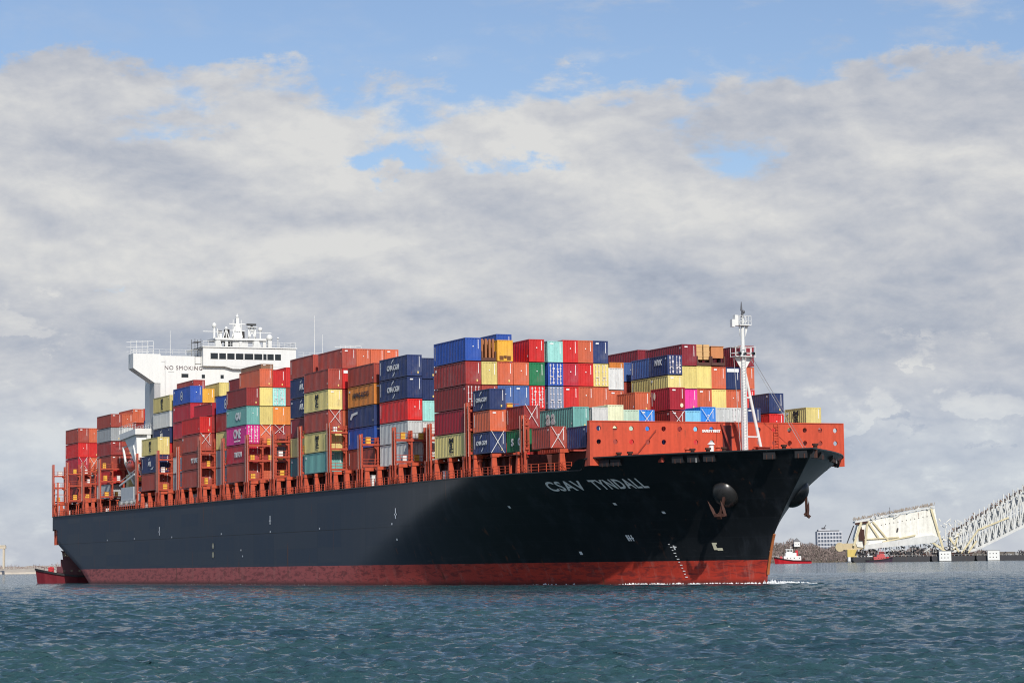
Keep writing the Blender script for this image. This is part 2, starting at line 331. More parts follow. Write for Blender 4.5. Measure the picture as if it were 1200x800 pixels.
def hull_mat():
    M = bpy.data.materials.new('hull_paint'); M.use_nodes = True; nt = M.node_tree; k = NB(nt); bs = nt.nodes['Principled BSDF']
    t = k.n('ShaderNodeTexCoord').outputs['Object']
    sx = k.n('ShaderNodeSeparateXYZ'); nt.links.new(t, sx.inputs[0]); Xo, Zo = sx.outputs[0], sx.outputs[2]
    mp = k.n('ShaderNodeMapping'); nt.links.new(t, mp.inputs[0]); mp.inputs['Scale'].default_value = (.45, .45, .05)
    s1 = k.noise(mp.outputs[0], 1.0, 6, .65); s2 = k.noise(t, .35, 6, .6)
    lit_aft = k.step(Xo, -60, 5, 1.0, 0.0)       # flare shade put into the paint: near-black bow, paler lit side aft
    top = k.mix(lit_aft, (.0085, .0095, .0115, 1), (.030, .050, .080, 1))
    top = k.mix(k.m('MULTIPLY', k.step(s1, .45, .75), .50), top, (.055, .062, .075, 1))
    top = k.mix(k.m('MULTIPLY', k.step(s2, .56, .8), .25), top, (.02, .028, .03, 1))
    # plate seams
    sm = k.m('LESS_THAN', k.m('ABSOLUTE', k.m('SUBTRACT', k.m('FRACT', k.m('DIVIDE', Xo, 11.5)), .5)), .006)
    top = k.mix(k.m('MULTIPLY', sm, .5), top, (.012, .014, .018, 1))
    sm2 = k.m('LESS_THAN', k.m('ABSOLUTE', k.m('SUBTRACT', k.m('FRACT', k.m('DIVIDE', Zo, 2.45)), .5)), .012)
    top = k.mix(k.m('MULTIPLY', sm2, .35), top, (.045, .05, .058, 1))
    pid = k.n('ShaderNodeTexWhiteNoise', noise_dimensions='2D'); k.put(pid.inputs['Vector'], k.xyz(k.m('FLOOR', k.m('DIVIDE', k.m('ADD', Xo, 5.75), 11.5)), k.m('FLOOR', k.m('DIVIDE', k.m('ADD', Zo, 1.22), 2.45)), 0.0))
    top = k.mix(k.m('MULTIPLY', pid.outputs['Value'], .75), top, k.mix(lit_aft, (.014, .016, .019, 1), (.052, .066, .085, 1)))
    mp4 = k.n('ShaderNodeMapping'); nt.links.new(t, mp4.inputs[0]); mp4.inputs['Scale'].default_value = (.06, .06, .9)
    scf = k.m('MULTIPLY', k.step(k.noise(mp4.outputs[0], 1.3, 8, .75, .5), .58, .72), k.step(Zo, 3, 7.5, 1.0, .15))
    top = k.mix(k.m('MULTIPLY', scf, .8), top, (.085, .088, .092, 1))
    wl = k.m('LESS_THAN', k.m('ABSOLUTE', k.m('SUBTRACT', Zo, 8.9)), .06)
    top = k.mix(k.m('MULTIPLY', wl, k.m('MULTIPLY', lit_aft, .8)), top, (.01, .012, .015, 1))
    mp2 = k.n('ShaderNodeMapping'); nt.links.new(t, mp2.inputs[0]); mp2.inputs['Scale'].default_value = (.3, .3, 1.3)
    r1 = k.noise(mp2.outputs[0], 1.4, 7, .72, .4); r2 = k.noise(mp.outputs[0], 2.2, 5, .7)
    red = k.mix(k.step(Xo, -90, 20), (.54, .125, .115, 1), (.55, .048, .026, 1))
    red = k.mix(k.m('MULTIPLY', k.step(r1, .46, .62), .75), red, (.15, .028, .028, 1))
    red = k.mix(k.m('MULTIPLY', k.step(r2, .52, .72), .45), red, (.50, .20, .16, 1))
    slime = k.m('MULTIPLY', k.step(k.m('ADD', Zo, k.m('MULTIPLY', r1, .8)), .4, 1.3, 1.0, 0.0), .75)
    red = k.mix(slime, red, (.035, .018, .014, 1))
    zz = k.m('ADD', Zo, k.m('MULTIPLY', k.m('SUBTRACT', r2, .5), .12))
    isr = k.m('LESS_THAN', zz, 3.12)
    out = k.mix(isr, top, red)
    # rust runs
    mp3 = k.n('ShaderNodeMapping'); nt.links.new(t, mp3.inputs[0]); mp3.inputs['Scale'].default_value = (.8, .8, .07)
    rr = k.m('MULTIPLY', k.step(k.noise(mp3.outputs[0], 1.0, 4, .6), .61, .70), k.step(k.noise(t, .13, 3, .5), .44, .58))
    out = k.mix(k.m('MULTIPLY', rr, .75), out, (.13, .05, .025, 1)); bs.inputs['Specular IOR Level'].default_value = .35
    k.put(bs.inputs['Base Color'], out); k.put(bs.inputs['Roughness'], k.mix(isr, k.mix(lit_aft, (.36,)*3+(1,), (.6,)*3+(1,)), (.6,)*3+(1,)))
    bmp = k.n('ShaderNodeBump'); k.put(bmp.inputs['Height'], k.noise(mp.outputs[0], .55, 3, .5)); bmp.inputs['Strength'].default_value = .25; bmp.inputs['Distance'].default_value = .08
    nt.links.new(bmp.outputs[0], bs.inputs['Normal'])
    return M
HULL = hull_mat()
XSTERN = -250.5
def hull_pt(s, v):
    Xt = XSTERN + s*(57.5-XSTERN); zt, zl = z_top(Xt), z_low(Xt)
    z = zl+(zt-zl)*v; X = XSTERN + s*(x_stem(z)-XSTERN)
    return X, half(X, z), z
def make_hull():
    xs = list(np.arange(XSTERN, -210, 1.6))+list(np.arange(-210, -60, 10))+list(np.arange(-60, 20, 3))+list(np.arange(20, 50, .75))+list(np.linspace(50, 57.5, 16))
    ss = [(x-XSTERN)/(57.5-XSTERN) for x in xs]; ss[-1] = 1.0
    nv = 30; v = []; f = []; ns = len(ss)
    for sgn in (-1, 1):
        for s in ss:
            for j in range(nv+1):
                X, h, z = hull_pt(s, j/nv); v.append((X, YC+sgn*h, z))
    def ix(k, i, j): return k*ns*(nv+1)+i*(nv+1)+j
    for k in (0, 1):
        for i in range(ns-1):
            for j in range(nv):
                a = v[ix(k, i, j)]; c = v[ix(k, i+1, j+1)]; mx_, mz = (a[0]+c[0])/2, (a[2]+c[2])/2
                if mx_ < -245.6 and 8.9 < mz < 12.3: continue            # mooring deck opening
                q = (ix(k, i, j), ix(k, i+1, j), ix(k, i+1, j+1), ix(k, i, j+1)); f.append(q if k == 0 else q[::-1])
    for i in range(ns-1): f.append((ix(0, i, 0), ix(1, i, 0), ix(1, i+1, 0), ix(0, i+1, 0)))
    for j in range(nv):                                             # transom with its opening
        z = v[ix(0, 0, j)][2]
        if 8.9 < z < 12.0: continue
        f.append((ix(0, 0, j), ix(0, 0, j+1), ix(1, 0, j+1), ix(1, 0, j)))
    me = bpy.data.meshes.new('hull'); me.from_pydata(v, [], f)
    import bmesh
    bm = bmesh.new(); bm.from_mesh(me); bmesh.ops.remove_doubles(bm, verts=bm.verts, dist=.001); bmesh.ops.recalc_face_normals(bm, faces=bm.faces)
    for fc in bm.faces: fc.smooth = True
    bm.to_mesh(me); bm.free(); me.materials.append(HULL); o = link('hull', me, ship)
    return o
hull = make_hull()
# decks inside the shell
def deck(name, x0, x1, z, matl, ins=.12):
    mb = MB(); xs = np.linspace(x0, x1, 60)
    st = [(x, YC-max(.05, half(x, z)-ins)) for x in xs]; pt = [(x, YC+max(.05, half(x, z)-ins)) for x in xs]
    n = len(xs); v = [(a, c, z) for a, c in st]+[(a, c, z) for a, c in pt]
    mb.add(v, [(i, i+1, n+i+1, n+i) for i in range(n-1)]); return mb.build(name, matl, ship)
deck('main_deck', -250.3, 28, ZD-.05, DKRED)
deck('forecastle_deck', 28.2, 54.5, 15.9, DKRED, .3)
deck('mooring_deck', -250.2, -238, 8.8, DKRED, .3)
mb = MB(); mb.box(-238.1, -237.9, 0, 47.8, 8.7, 12.6); mb.box(-250.2, -238, 0, 47.8, 12.45, 12.6); mb.build('mooring_deck_bulkhead', DKRED, ship)
for i, (x, y) in enumerate([(-249.9, -.3), (-248.2, -.3), (-246.4, -.3), (-250.2, 8), (-250.2, 16), (-250.2, 32), (-250.2, 40)]):
    mb = MB(); mb.box(x-.28, x+.28, y, y+.5, 8.8, 12.4); mb.build('mooring_deck_pillar', ORANGE, ship)
# rubbing cap rail on the bulwark and the deck edge
mb = MB()
for sgn in (-1, 1):
    prev = None
    for X in list(np.arange(-250.5, 26, 8))+list(np.arange(26, 57.6, .7)):
        z = z_top(X); xx = min(X, x_stem(z)-.02); p = (xx, YC+sgn*half(xx, z), z+.06)
        if prev: mb.beam(prev, p, .34, .16)
        prev = p
mb.build('cap_rail', mat('dark_cap_paint', (.02, .02, .022), .5), ship)
# rusty stem bar
mb = MB(); prev = None
for z in np.arange(1.2, 6.8, .4):
    p = (x_stem(z)+.02, YC, z)
    if prev: mb.beam(prev, p, .34, .16, (1, 0, 0))
    prev = p
mb.build('stem_bar', mat('orange_rust', (.40, .12, .035), .8, streak=.4, grain=.4), ship)

# ---- lettering and marks that lie on the curved hull
def on_hull(X, z, off=.06):
    return Vector((X, YC-half(X, z)-off, z))
def hull_text(s, size, X0, X1, z0, matl, name='lettering', spacing=1.0, bold=.0):
    me = text_mesh(s, size, matl, spacing=spacing, bold=bold, ax='h%.1f' % X0).copy(); xx_ = [v.co.x for v in me.vertices]; lo_, hi_ = min(xx_), max(xx_)
    import bmesh
    bm = bmesh.new(); bm.from_mesh(me)
    bmesh.ops.triangulate(bm, faces=bm.faces)
    for v in bm.verts:
        v.co = on_hull(X0+(v.co.x-lo_)/(hi_-lo_)*(X1-X0), z0+v.co.y, .07+max(0, v.co.z))
    bm.to_mesh(me); bm.free(); return link(name, me, ship)
HLET = mat('hull_white_lettering', (.95, .95, .93), .6, streak=.1, grain=.1)
tag(hull_text('CSAV', 1.75, 18.9, 25.2, 13.35, HLET, spacing=1.12, bold=.04), 'white ship name, first word, painted high on the bow')
tag(hull_text('TYNDALL', 1.75, 26.6, 34.4, 13.35, HLET, spacing=1.12, bold=.04), 'white ship name, second word, painted high on the bow')
def mark(poly_list, name, matl=HLET):
    mb = MB()
    for (x0, x1, z0, z1) in poly_list:
        mb.add([on_hull(x0, z0), on_hull(x1, z0), on_hull(x1, z1), on_hull(x0, z1)], [(0, 1, 2, 3)])
    return mb.build(name, matl, ship)
mark([(24.6, 25.7, 6.2, 6.35), (24.6, 24.9, 5.9, 6.7), (25.0, 25.2, 5.9, 6.7), (25.4, 25.6, 5.9, 6.7)], 'thruster_mark')
mark([(37.2, 37.7, 4.5, 5.4), (37.7, 38.5, 4.4, 4.75), (37.2, 37.9, 5.25, 5.45)], 'bulb_mark', mat('cream_marking', (.75, .7, .5), .6))
for X, z, h_ in ((-88.1, 11.2, 1.5), (-26.9, 10.9, 1.6), (-159, 10.5, 1.7)):
    mark([(X-.22, X+.22, z-h_/2, z+h_/2), (X-.55, X+.55, z-.25, z-.02)], 'tug_mark')
mark([(-122.8, -121.7, 6.6, 6.8), (-122.8, -121.7, 7.4, 7.6), (-122.8, -122.5, 6.6, 7.6), (-122.0, -121.7, 6.6, 7.6), (-122.8, -121.7, 4.9, 5.1), (-122.8, -121.7, 5.8, 6.0), (-122.8, -122.5, 4.9, 6.0), (-122, -121.7, 4.9, 6.0)], 'load_line_mark', mat('cream_marking', (.75, .7, .5), .6))
mark([(15, 15.5, 4.15, 4.6)], 'square_mark')
for i in range(12): mark([(30.6+i*.09, 30.85+i*.09+(.14 if i % 2 else 0), 5.3-i*.40, 5.42-i*.40)], 'draft_mark')
mark([(31.2, 31.45, 4.6, 5.2), (31.45, 31.7, 4.9, 5.05)], 'bow_number')
for X, z in ((-200, 9.1), (-178, 9.1), (-150, 9.0), (-117, 9.1), (-88, 9.0), (-62, 9.1), (-28.5, 9.2), (-27, 6.8), (8, 10.8), (27, 10.7), (33, 9.4), (-105, 6.0), (-104, 4.9)):
    mark([(X-.22, X+.22, z, z+.3)], 'hull_fitting_mark')

# ---- anchors in their bolsters
def hull_n(X, z, sgn):
    e = .2; a = Vector((X+e, YC+sgn*half(X+e, z), z))-Vector((X-e, YC+sgn*half(X-e, z), z)); c = Vector((X, YC+sgn*half(X, z+e), z+e))-Vector((X, YC+sgn*half(X, z-e), z-e))
    n = a.cross(c).normalized()
    return n if n.y*sgn > 0 else -n
POLISH = mat('worn_black_bolster', (.022, .021, .021), .30, streak=.4, grain=.3, rust=.35)
for sgn in (-1, 1):
    X, z = 43.0, 11.6; c = Vector((X, YC+sgn*half(X, z), z)); n = hull_n(X, z, sgn)
    mb = MB(); mb.ball((0, 0, 0), 1.75, 1.75, 1.6, 24, 16)
    o = mb.build('anchor_bolster', POLISH, ship, smooth=True); o.location = c-n*.35
    o.rotation_euler = n.to_track_quat('Z', 'Y').to_euler(); o.scale = (1.05, 1.2, 1.0)
    p = c+n*1.45
    fx = Vector((n.y, -n.x, 0)).normalized()
    if fx.x > 0: fx = -fx                                          # towards the stern
    base = p-Vector((0, 0, 1.75))+fx*.15
    mb = MB(); mb.beam(p+Vector((0, 0, .6))-fx*.5, base, .34, .30); mb.beam(base-fx*.75, base+fx*.75, .55, .42); mb.beam(base-n*.35, base+n*.55, .6, .45)
    for k_ in (-1, 1):
        a = base+fx*(.75*k_); t_ = a+Vector((0, 0, 2.15))+fx*(.95 if k_ > 0 else .55)+n*.35
        m_ = a.lerp(t_, .45)
        mb.add([a-fx*.2, a+fx*.2, a+n*.3, m_-fx*.26, m_+fx*.26, m_+n*.26, t_], [(0, 1, 4, 3), (1, 2, 5, 4), (2, 0, 3, 5), (3, 4, 6), (4, 5, 6), (5, 3, 6), (0, 2, 1)])
    mb.build('anchor', RUST, ship)

# ---- fairleads cut through the bulwark (frames with rollers)
for X in (32.6, 34.2, 42.2, 44.0, 45.8, 52.0, 55.0):
    for sgn in (-1, 1):
        z = z_top(X)-.55; c = Vector((X, YC+sgn*half(X, z), z)); n = hull_n(X, z, sgn); t_ = Vector((n.y, -n.x, 0)).normalized()
        mb = MB(); mb.beam(c-t_*.8+n*.12, c+t_*.8+n*.12, .5, .95); o = mb.build('fairlead', BLACK, ship)
        for q in (-.45, .35):
            m2 = MB(); m2.tube(c+t_*q+n*.40-Vector((0, 0, .32)), c+t_*q+n*.40+Vector((0, 0, .25)), .10)
            link('roller', m2.mesh('roller', STEEL if X in (44.0,) and q < 0 else RUST), o)
    mb = MB(); mb.tube((X, YC-half(X, 16)+1.6, 15.9), (X, YC-half(X, 16)+1.6, z_top(X)+.55), .28); mb.tube((X, YC-half(X, 16)+1.6, z_top(X)+.5), (X, YC-half(X, 16)+1.6, z_top(X)+.75), .42); mb.build('bollard', RUST, ship)

# ---- breakwater with two rows of round holes
def breakwater():
    x0, x1 = 31.5, 31.75; zb, zt = 15.8, 21.65; y0, y1 = 4.6, 43.2
    n = 16; w = (y1-y0)/n; mb = MB(); rows = [(zb, 18.1, False), (18.1, 19.85, True), (19.85, 21.65, True)]
    N = 16
    for i in range(n):
        for (za, zc, hole) in rows:
            ya, yb = y0+i*w, y0+(i+1)*w; cy = (ya+yb)/2; cz = (za+zc)/2
            mid = i == 8
            if not hole or mid or (zc < 20 and i in (5, 9)):
                for X, fl in ((x1, 0), (x0, 1)):
                    q = [(X, ya, za), (X, yb, za), (X, yb, zc), (X, ya, zc)]; mb.add(q[::-1] if fl else q, [(0, 1, 2, 3)])
                continue
            r = .34
            sq = []; ci = []
            for k in range(N):
                a = 2*math.pi*(k+.5)/N; ca, sa = math.cos(a), math.sin(a); s_ = 1/max(abs(ca)/(w/2), abs(sa)/((zc-za)/2))
                sq.append((cy+ca*s_, cz+sa*s_)); ci.append((cy+r*ca, cz+r*sa))
            cor = [((ya, za), (N*5//8)-1), ((yb, za), (N*7//8)-1), ((yb, zc), (N//8)-1), ((ya, zc), (N*3//8)-1)]
            for X, fl in ((x1, 0), (x0, 1)):
                v = [(X, *p) for p in sq]+[(X, *p) for p in ci]; f = [(k, (k+1) % N, N+(k+1) % N, N+k) for k in range(N)]
                mb.add(v, f)
                # corner fillers
                for (cyy, czz) in ((ya, za), (yb, za), (yb, zc), (ya, zc)):
                    ks = sorted(range(N), key=lambda k: (sq[k][0]-cyy)**2+(sq[k][1]-czz)**2)[:2]
                    mb.add([(X, cyy, czz), (X, *sq[ks[0]]), (X, *sq[ks[1]])], [(0, 1, 2)])
            v = [(x1, *p) for p in ci]+[(x0, *p) for p in ci]; mb.add(v, [(k, (k+1) % N, N+(k+1) % N, N+k) for k in range(N)])
    mb.box(x0-.02, x1+.1, y0-.02, y1+.02, zt, zt+.12); mb.box(x0-.5, x1+.05, y0-.14, y0, zb, zt+.12); mb.box(x0-.5, x1+.05, y1, y1+.14, zb, zt+.12)
    for i in range(0, n+1, 2):
        yy = y0+i*w
        mb.prism([(x0-1.6, zb), (x0, zb), (x0, zt-.2)], 'y', yy-.06, yy+.06)
    return mb.build('breakwater', mat('breakwater_orange_red', (.54, .070, .028), .5, streak=.35, grain=.16, rust=.55), ship)
bw = breakwater()
text_obj('lettering', 'SAFETY FIRST', .46, WMARK, (31.84, 22.6, 20.5), FRONT, bw, bold=.03)
mb = MB(); mb.box(31.76, 31.80, 24.35, 25.75, 15.9, 21.3); link('door', mb.mesh('door', mat('shaded_recess_maroon', (.09, .012, .012), .6)), bw)  # flat panel coloured dark for the shaded inside of a gap
for yy in (26.2, 24.1):
    mb = MB(); mb.beam((32.0, yy, 21.6), (33.2, yy+1.4, 16), .22); link('brace', mb.mesh('brace', DKRED), bw)
mb = MB()
for yy in (32.2, 32.9): mb.beam((31.95, yy, 16), (31.95, yy, 21.6), .07)
for i in range(14): mb.beam((31.95, 32.2, 16.3+i*.38), (31.95, 32.9, 16.3+i*.38), .05)
link('ladder', mb.mesh('ladder', ORANGE), bw)
mb = MB(); mb.beam((32.0, 14.2, 20.6), (32.0, 11.0, 17.0), .10); mb.beam((32.0, 11.4, 17.4), (32.0, 10.7, 17.4), .12); link('pipe_stay', mb.mesh('pipe_stay', DKRED), bw)
# forecastle gear
for y, h_, mm in ((17.0, 1.6, ORANGE), (20.6, 2.3, WHITE), (21.6, 1.9, ORANGE), (27.2, 1.5, DKRED), (29.8, 1.2, ORANGE), (36.0, 1.2, WHITE)):
    mb = MB(); mb.tube((35.5, y, 15.9), (35.5, y, 16.2+h_), .35); mb.tube((35.5, y, 16.2+h_), (35.5, y, 16.5+h_), .55, .3); mb.build('deck_ventilator', mm, ship)
for y in (12.5, 33.5):
    mb = MB(); mb.tube((40, y-1.6, 16.4), (40, y+1.6, 16.4), .42, n=14); mb.box(39.5, 40.5, y-1.9, y-1.6, 15.9, 16.9); mb.box(39.5, 40.5, y+1.6, y+1.9, 15.9, 16.9); mb.box(38.6, 39.2, y-1, y+.4, 15.9, 16.7); mb.build('mooring_winch', DKRED, ship)
mb = MB(); mb.box(37.5, 38.3, 26.2, 28.0, 15.9, 18.0); mb.box(37.3, 38.5, 26.0, 28.2, 18.0, 18.12); mb.build('deck_locker', DKRED, ship)

# ---- foremast
def foremast():
    X, Y = 38.6, YC+.1
    mast = MB(); mast.tube((X, Y, 15.9), (X, Y, 29.5), .45, .40, 16); mast.tube((X, Y, 29.5), (X, Y, 35.3), .28, .22, 12)
    o = mast.build('foremast', WHITE, ship, smooth=False)
    lg = MB(); lg.tube((X-.3, Y+.45, 27.8), (X-.6, Y+3.2, 15.9), .20, .22, 10); lg.tube((X, Y, 19.4), (X-.5, Y+2.4, 19.4), .12)
    lg.tube((X, Y, 24.6), (X-.3, Y+1.1, 24.6), .12); link('stay_leg', lg.mesh('stay_leg', WHITE), o)
    def platform(z, ya, yb, xa, xb, h_=1.15):
        p = MB(); p.box(xa, xb, ya, yb, z, z+.12)
        for yy in np.linspace(ya, yb, 5):
            for xx in (xa, xb): p.beam((xx, yy, z), (xx, yy, z+h_), .06)
        for zz in (z+.55, z+h_):
            for xx in (xa, xb): p.beam((xx, ya, zz), (xx, yb, zz), .06)
            for yy in (ya, yb): p.beam((xa, yy, zz), (xb, yy, zz), .06)
        for s_ in (-1, 1): p.prism([(Y+s_*.4, z), (Y+s_*.4, z-1.5), ((yb if s_ > 0 else ya)-s_*.15, z)], 'x', X-.05, X+.05)
        return link('platform', p.mesh('platform', WHITE), o)
    platform(30.0, Y-1.5, Y+1.5, X-.7, X+.8, 1.35)
    platform(34.2, Y-.7, Y+1.0, X-.6, X+.6, 1.3)
    p = MB(); p.box(X-.3, X+.3, Y-1.25, Y-.75, 34.2, 35.6); p.box(X-.2, X+.4, Y-1.75, Y-1.3, 34.0, 35.0); p.beam((X, Y-1.5, 34.3), (X, Y, 34.3), .12); link('radar_bracket', p.mesh('radar_bracket', WHITE), o)
    p = MB(); p.tube((X+.7, Y-1.0, 30.5), (X+1.1, Y-1.0, 30.4), .17, .22); p.tube((X+.7, Y+1.0, 30.5), (X+1.1, Y+1.05, 30.4), .17, .22); p.tube((X+.6, Y-.1, 30.4), (X+.9, Y-.1, 30.4), .2); link('lamp', p.mesh('lamp', GLASS), o)
    p = MB(); p.tube((X, Y, 35.3), (X, Y, 35.9), .18); p.ball((X, Y+.15, 36.05), .26); p.tube((X, Y-.1, 36.2), (X, Y-.1, 37.4), .16, .05); link('masthead_light', p.mesh('masthead_light', mat('grey_lamp_housing', (.10, .10, .11), .4)), o)
    p = MB()
    for dy in (-.22, .22): p.beam((X+.75, Y+dy-.2, 16), (X+.7, Y+dy-.2, 30), .05)
    for i in range(36): p.beam((X+.74, Y-.42, 16.2+i*.38), (X+.74, Y+.02, 16.2+i*.38), .035)
    link('ladder', p.mesh('ladder', WHITE), o)
    wires = [((X, Y+1.4, 30), (33, Y+13, 17.5)), ((X, Y-1.4, 30), (44, Y-3.6, 17)), ((X, Y+1, 30), (50, Y+2.5, 17))]
    for a, c in wires:
        w_ = MB(); w_.tube(a, c, .035, n=5); w_.build('stay_wire', STEEL, ship)
foremast()

# ---- hatch coaming: the dark red structure under the deck cargo
mb = MB(); mb.box(-246, 15.0, 2.3, 45.5, ZD, ZB-.5)
for X in np.arange(-245, 14.5, 2.4): mb.box(X-.07, X+.07, 1.9, 2.3, ZD, ZB-.6)
mb.box(-246, 15, 1.2, 2.3, ZB-.62, ZB-.5); mb.box(15.2, 30.2, 6.5, 41.5, ZD, ZB-.5)
mb.build('hatch_coaming', mat('shaded_coaming_paint', (.085, .018, .013), .7, streak=.4, grain=.3), ship)  # red darkened in the colour itself for the shade beneath the cargo
def bays():
    return [(k, -k*BAY) for k in range(-2, 12)]
XB, XA = -209.2, -238.6
FRONTS = {k: -k*BAY for k in range(-2, 12)}; FRONTS[14] = XB; FRONTS[16] = XA; FRONTS[12] = -177.3
def y_edge(X, z=ZD): return YC-half(X, z)
# pedestals carrying the outboard stacks
def pedestal(X, h0, h1, y):
    mb = MB(); z1 = ZB-.12
    mb.add([(X-h0, y+.05, ZD), (X+h0, y+.05, ZD), (X+h0, y+1.0, ZD), (X-h0, y+1.0, ZD), (X-h1, y+.15, z1-.5), (X+h1, y+.15, z1-.5), (X+h1, y+.8, z1-.5), (X-h1, y+.8, z1-.5)],
           [(0, 3, 2, 1), (4, 5, 6, 7), (0, 1, 5, 4), (1, 2, 6, 5), (2, 3, 7, 6), (3, 0, 4, 7)])
    mb.box(X-h1-.12, X+h1+.12, y+.1, y+1.5, z1-.5, z1); mb.build('pedestal', ORANGE, ship)
rng = random.Random(4)
for k, Xf in FRONTS.items():
    if k == 12: continue
    yb = {-2: 4.3, -1: 1.9}.get(k, 0)
    pedestal(Xf-.55, .42, .24, y_edge(Xf)+.15 if k > -1 else y_edge(Xf)+.5)
    pedestal(Xf-6.1, .34, .18, y_edge(Xf-6.1)+.15)
    if k > -2: pedestal(Xf-11.6, .34, .18, y_edge(Xf-11.6)+.15)
# railings along the deck edge
def railing(X0, X1):
    mb = MB(); xs = np.arange(X0, X1, 1.5)
    for i, X in enumerate(xs):
        y = y_edge(X)+.12
        mb.beam((X, y, ZD), (X, y, ZD+1.25), .09)
        if i:
            for zz in (.45, .85, 1.25): mb.beam((xs[i-1], y_edge(xs[i-1])+.12, ZD+zz), (X, y, ZD+zz), .055)
    mb.build('deck_railing', ORANGE, ship)
for k in range(-1, 12): railing(FRONTS[k]-BAY+.4, FRONTS[k]-.2)
railing(-250, -177); railing(15.2, 27)
# deck odds and ends: vents, hydrants, lockers, pipes
for i in range(64):
    X = -244+i*4.1+rng.random()*2; y = y_edge(X)+1.0+rng.random()*.7; h_ = .8+rng.random()*1.7
    if X > 26: break
    mb = MB(); kx = i % 4
    if kx == 0: mb.tube((X, y, ZD), (X, y, ZD+h_), .22); mb.tube((X, y, ZD+h_), (X+.02, y, ZD+h_+.35), .38, .3); nm, mm = 'deck_vent', ORANGE
    elif kx == 1: mb.box(X-.5, X+.5, y-.3, y+.3, ZD, ZD+h_*.8); mb.box(X-.56, X+.56, y-.36, y+.36, ZD+h_*.8, ZD+h_*.8+.06); nm, mm = 'deck_locker', (WHITE if i % 8 == 1 else DKRED)
    elif kx == 2: mb.tube((X, y, ZD), (X, y, ZD+h_+.5), .12); mb.tube((X, y, ZD+h_+.5), (X+.6, y, ZD+h_+.5), .12); nm, mm = 'deck_pipe', ORANGE
    else: mb.box(X-.12, X+.12, y-.12, y+.12, ZD, ZD+2.3); mb.box(X-.3, X+.3, y-.3, y+.3, ZD+2.3, ZD+2.5); nm, mm = 'deck_post', ORANGE
    mb.build(nm, mm, ship)

# ---- lashing bridges across the ship between the bays
def lashing_bridge(Xc, zt, ymax=7.6, ysb=-.28, rows=3, boxes=True, seed=0):
    r = random.Random(seed); x0, x1 = Xc-.46, Xc+.46; mb = MB()
    ys = [ysb]+[2.42+2.5*i for i in range(rows)]
    for j, y in enumerate(ys):
        top = zt if j % 2 == 0 else zt-.5
        for xx in (x0, x1): mb.box(xx-.11, xx+.11, y-.15, y+.15, ZD+(0 if j == 0 else 3), top)
        for z in (ZB+.3, ZB+.3+3.3, ZB+.3+5.6):
            if z < top-.5: mb.box(x0+.16, x1-.16, y-.07, y+.07, z-.1, z+.12)
    for z in (ZB+.25, ZB+3.6, ZB+6.3):
        if z > zt-1.0: continue
        mb.box(x0-.15, x1+.15, ys[0], ys[-1], z-.08, z+.10); mb.box(x1+.15, x1+.25, ys[0], ys[-1], z-.2, z+.15)
        for zz in (.55, 1.05): mb.beam((x1+.18, ys[0], z+zz), (x1+.18, ys[-1], z+zz), .06)
        for y in np.arange(ys[0]+.8, ys[-1], 1.25): mb.beam((x1+.18, y, z), (x1+.18, y, z+1.05), .05)
        for y in ys[1:]:
            mb.prism([(y-.2, z-.12), (y-.9, z-.12), (y-.2, z-.8)], 'x', x1-.1, x1+.05)
    o = mb.build('lashing_bridge', mat('weathered_shaded_frame_red', (.40, .055, .024), .6, streak=.45, grain=.3, rust=.8), ship)  # deck red darkened for the weak side light, real rust on top
    if boxes:
        for y in ys[:-1]:
            for z in (ZB+.42, ZB+3.75, ZB+6.4):
                if z > zt-.8 or r.random() < .3: continue
                m2 = MB(); yy = y+.35+r.random()*.9; m2.box(x1-.25, x1+.14, yy, yy+.6+r.random()*.3, z, z+.85+r.random()*.3)
                link('socket_box', m2.mesh('socket_box', YBOX if r.random() < .75 else WHITE), o)
    m3 = MB()
    for xx in (x0-.19, x1+.19): m3.box(xx-.02, xx+.02, ysb-.26, ysb-.2, ZD+3, zt-.1)
    link('guide_strip', m3.mesh('guide_strip', mat('pale_pink_strip', (.55, .36, .32), .6)), o)
    return o
for k, zt in ((0, 26.0), (1, 23.8), (2, 24.1), (3, 23.8), (4, 26.5), (5, 26.7), (6, 26.8), (7, 26.8), (8, 26.9), (9, 28.0), (10, 26.8), (11, 26.7)):
    lashing_bridge(FRONTS[k]+1.28, zt, rows=6 if k in (7,) else (5 if k in (2, 6) else 3), seed=k)
lashing_bridge(FRONTS[-1]+1.1, 23.4, ysb=1.9, rows=1, seed=31)
for X, zt in ((-177.2, 26.8), (XB+1.3, 27), (XB-13.6, 27), (XA+1.3, 27.5), (XA-12.6, 27.5)): lashing_bridge(X, zt, rows=5, seed=int(-X))
mb = MB()                                                              # open frame on the stern
for xx in (-250.2, -246.6):
    for y in (-.3, 2.3): mb.box(xx-.15, xx+.15, y-.15, y+.15, ZD, 23.2)
for z in (18, 20.5, 21.7): mb.beam((-250.2, -.3, z), (-246.6, -.3, z), .14); mb.beam((-250.2, 2.3, z), (-246.6, 2.3, z), .14); mb.beam((-250.2, -.3, z), (-250.2, 2.3, z), .14)
mb.build('stern_frame', ORANGE, ship)
def cross(X, y0, z0, z1, w=2.1, name='lashing_rod'):
    mb = MB(); x = X+.12
    for a, c in (((x, y0+.15, z0), (x, y0+w, z1)), ((x+.05, y0+w, z0), (x+.05, y0+.15, z1))): mb.tube(a, c, .042, n=5)
    mb.build(name, WMARK, ship)
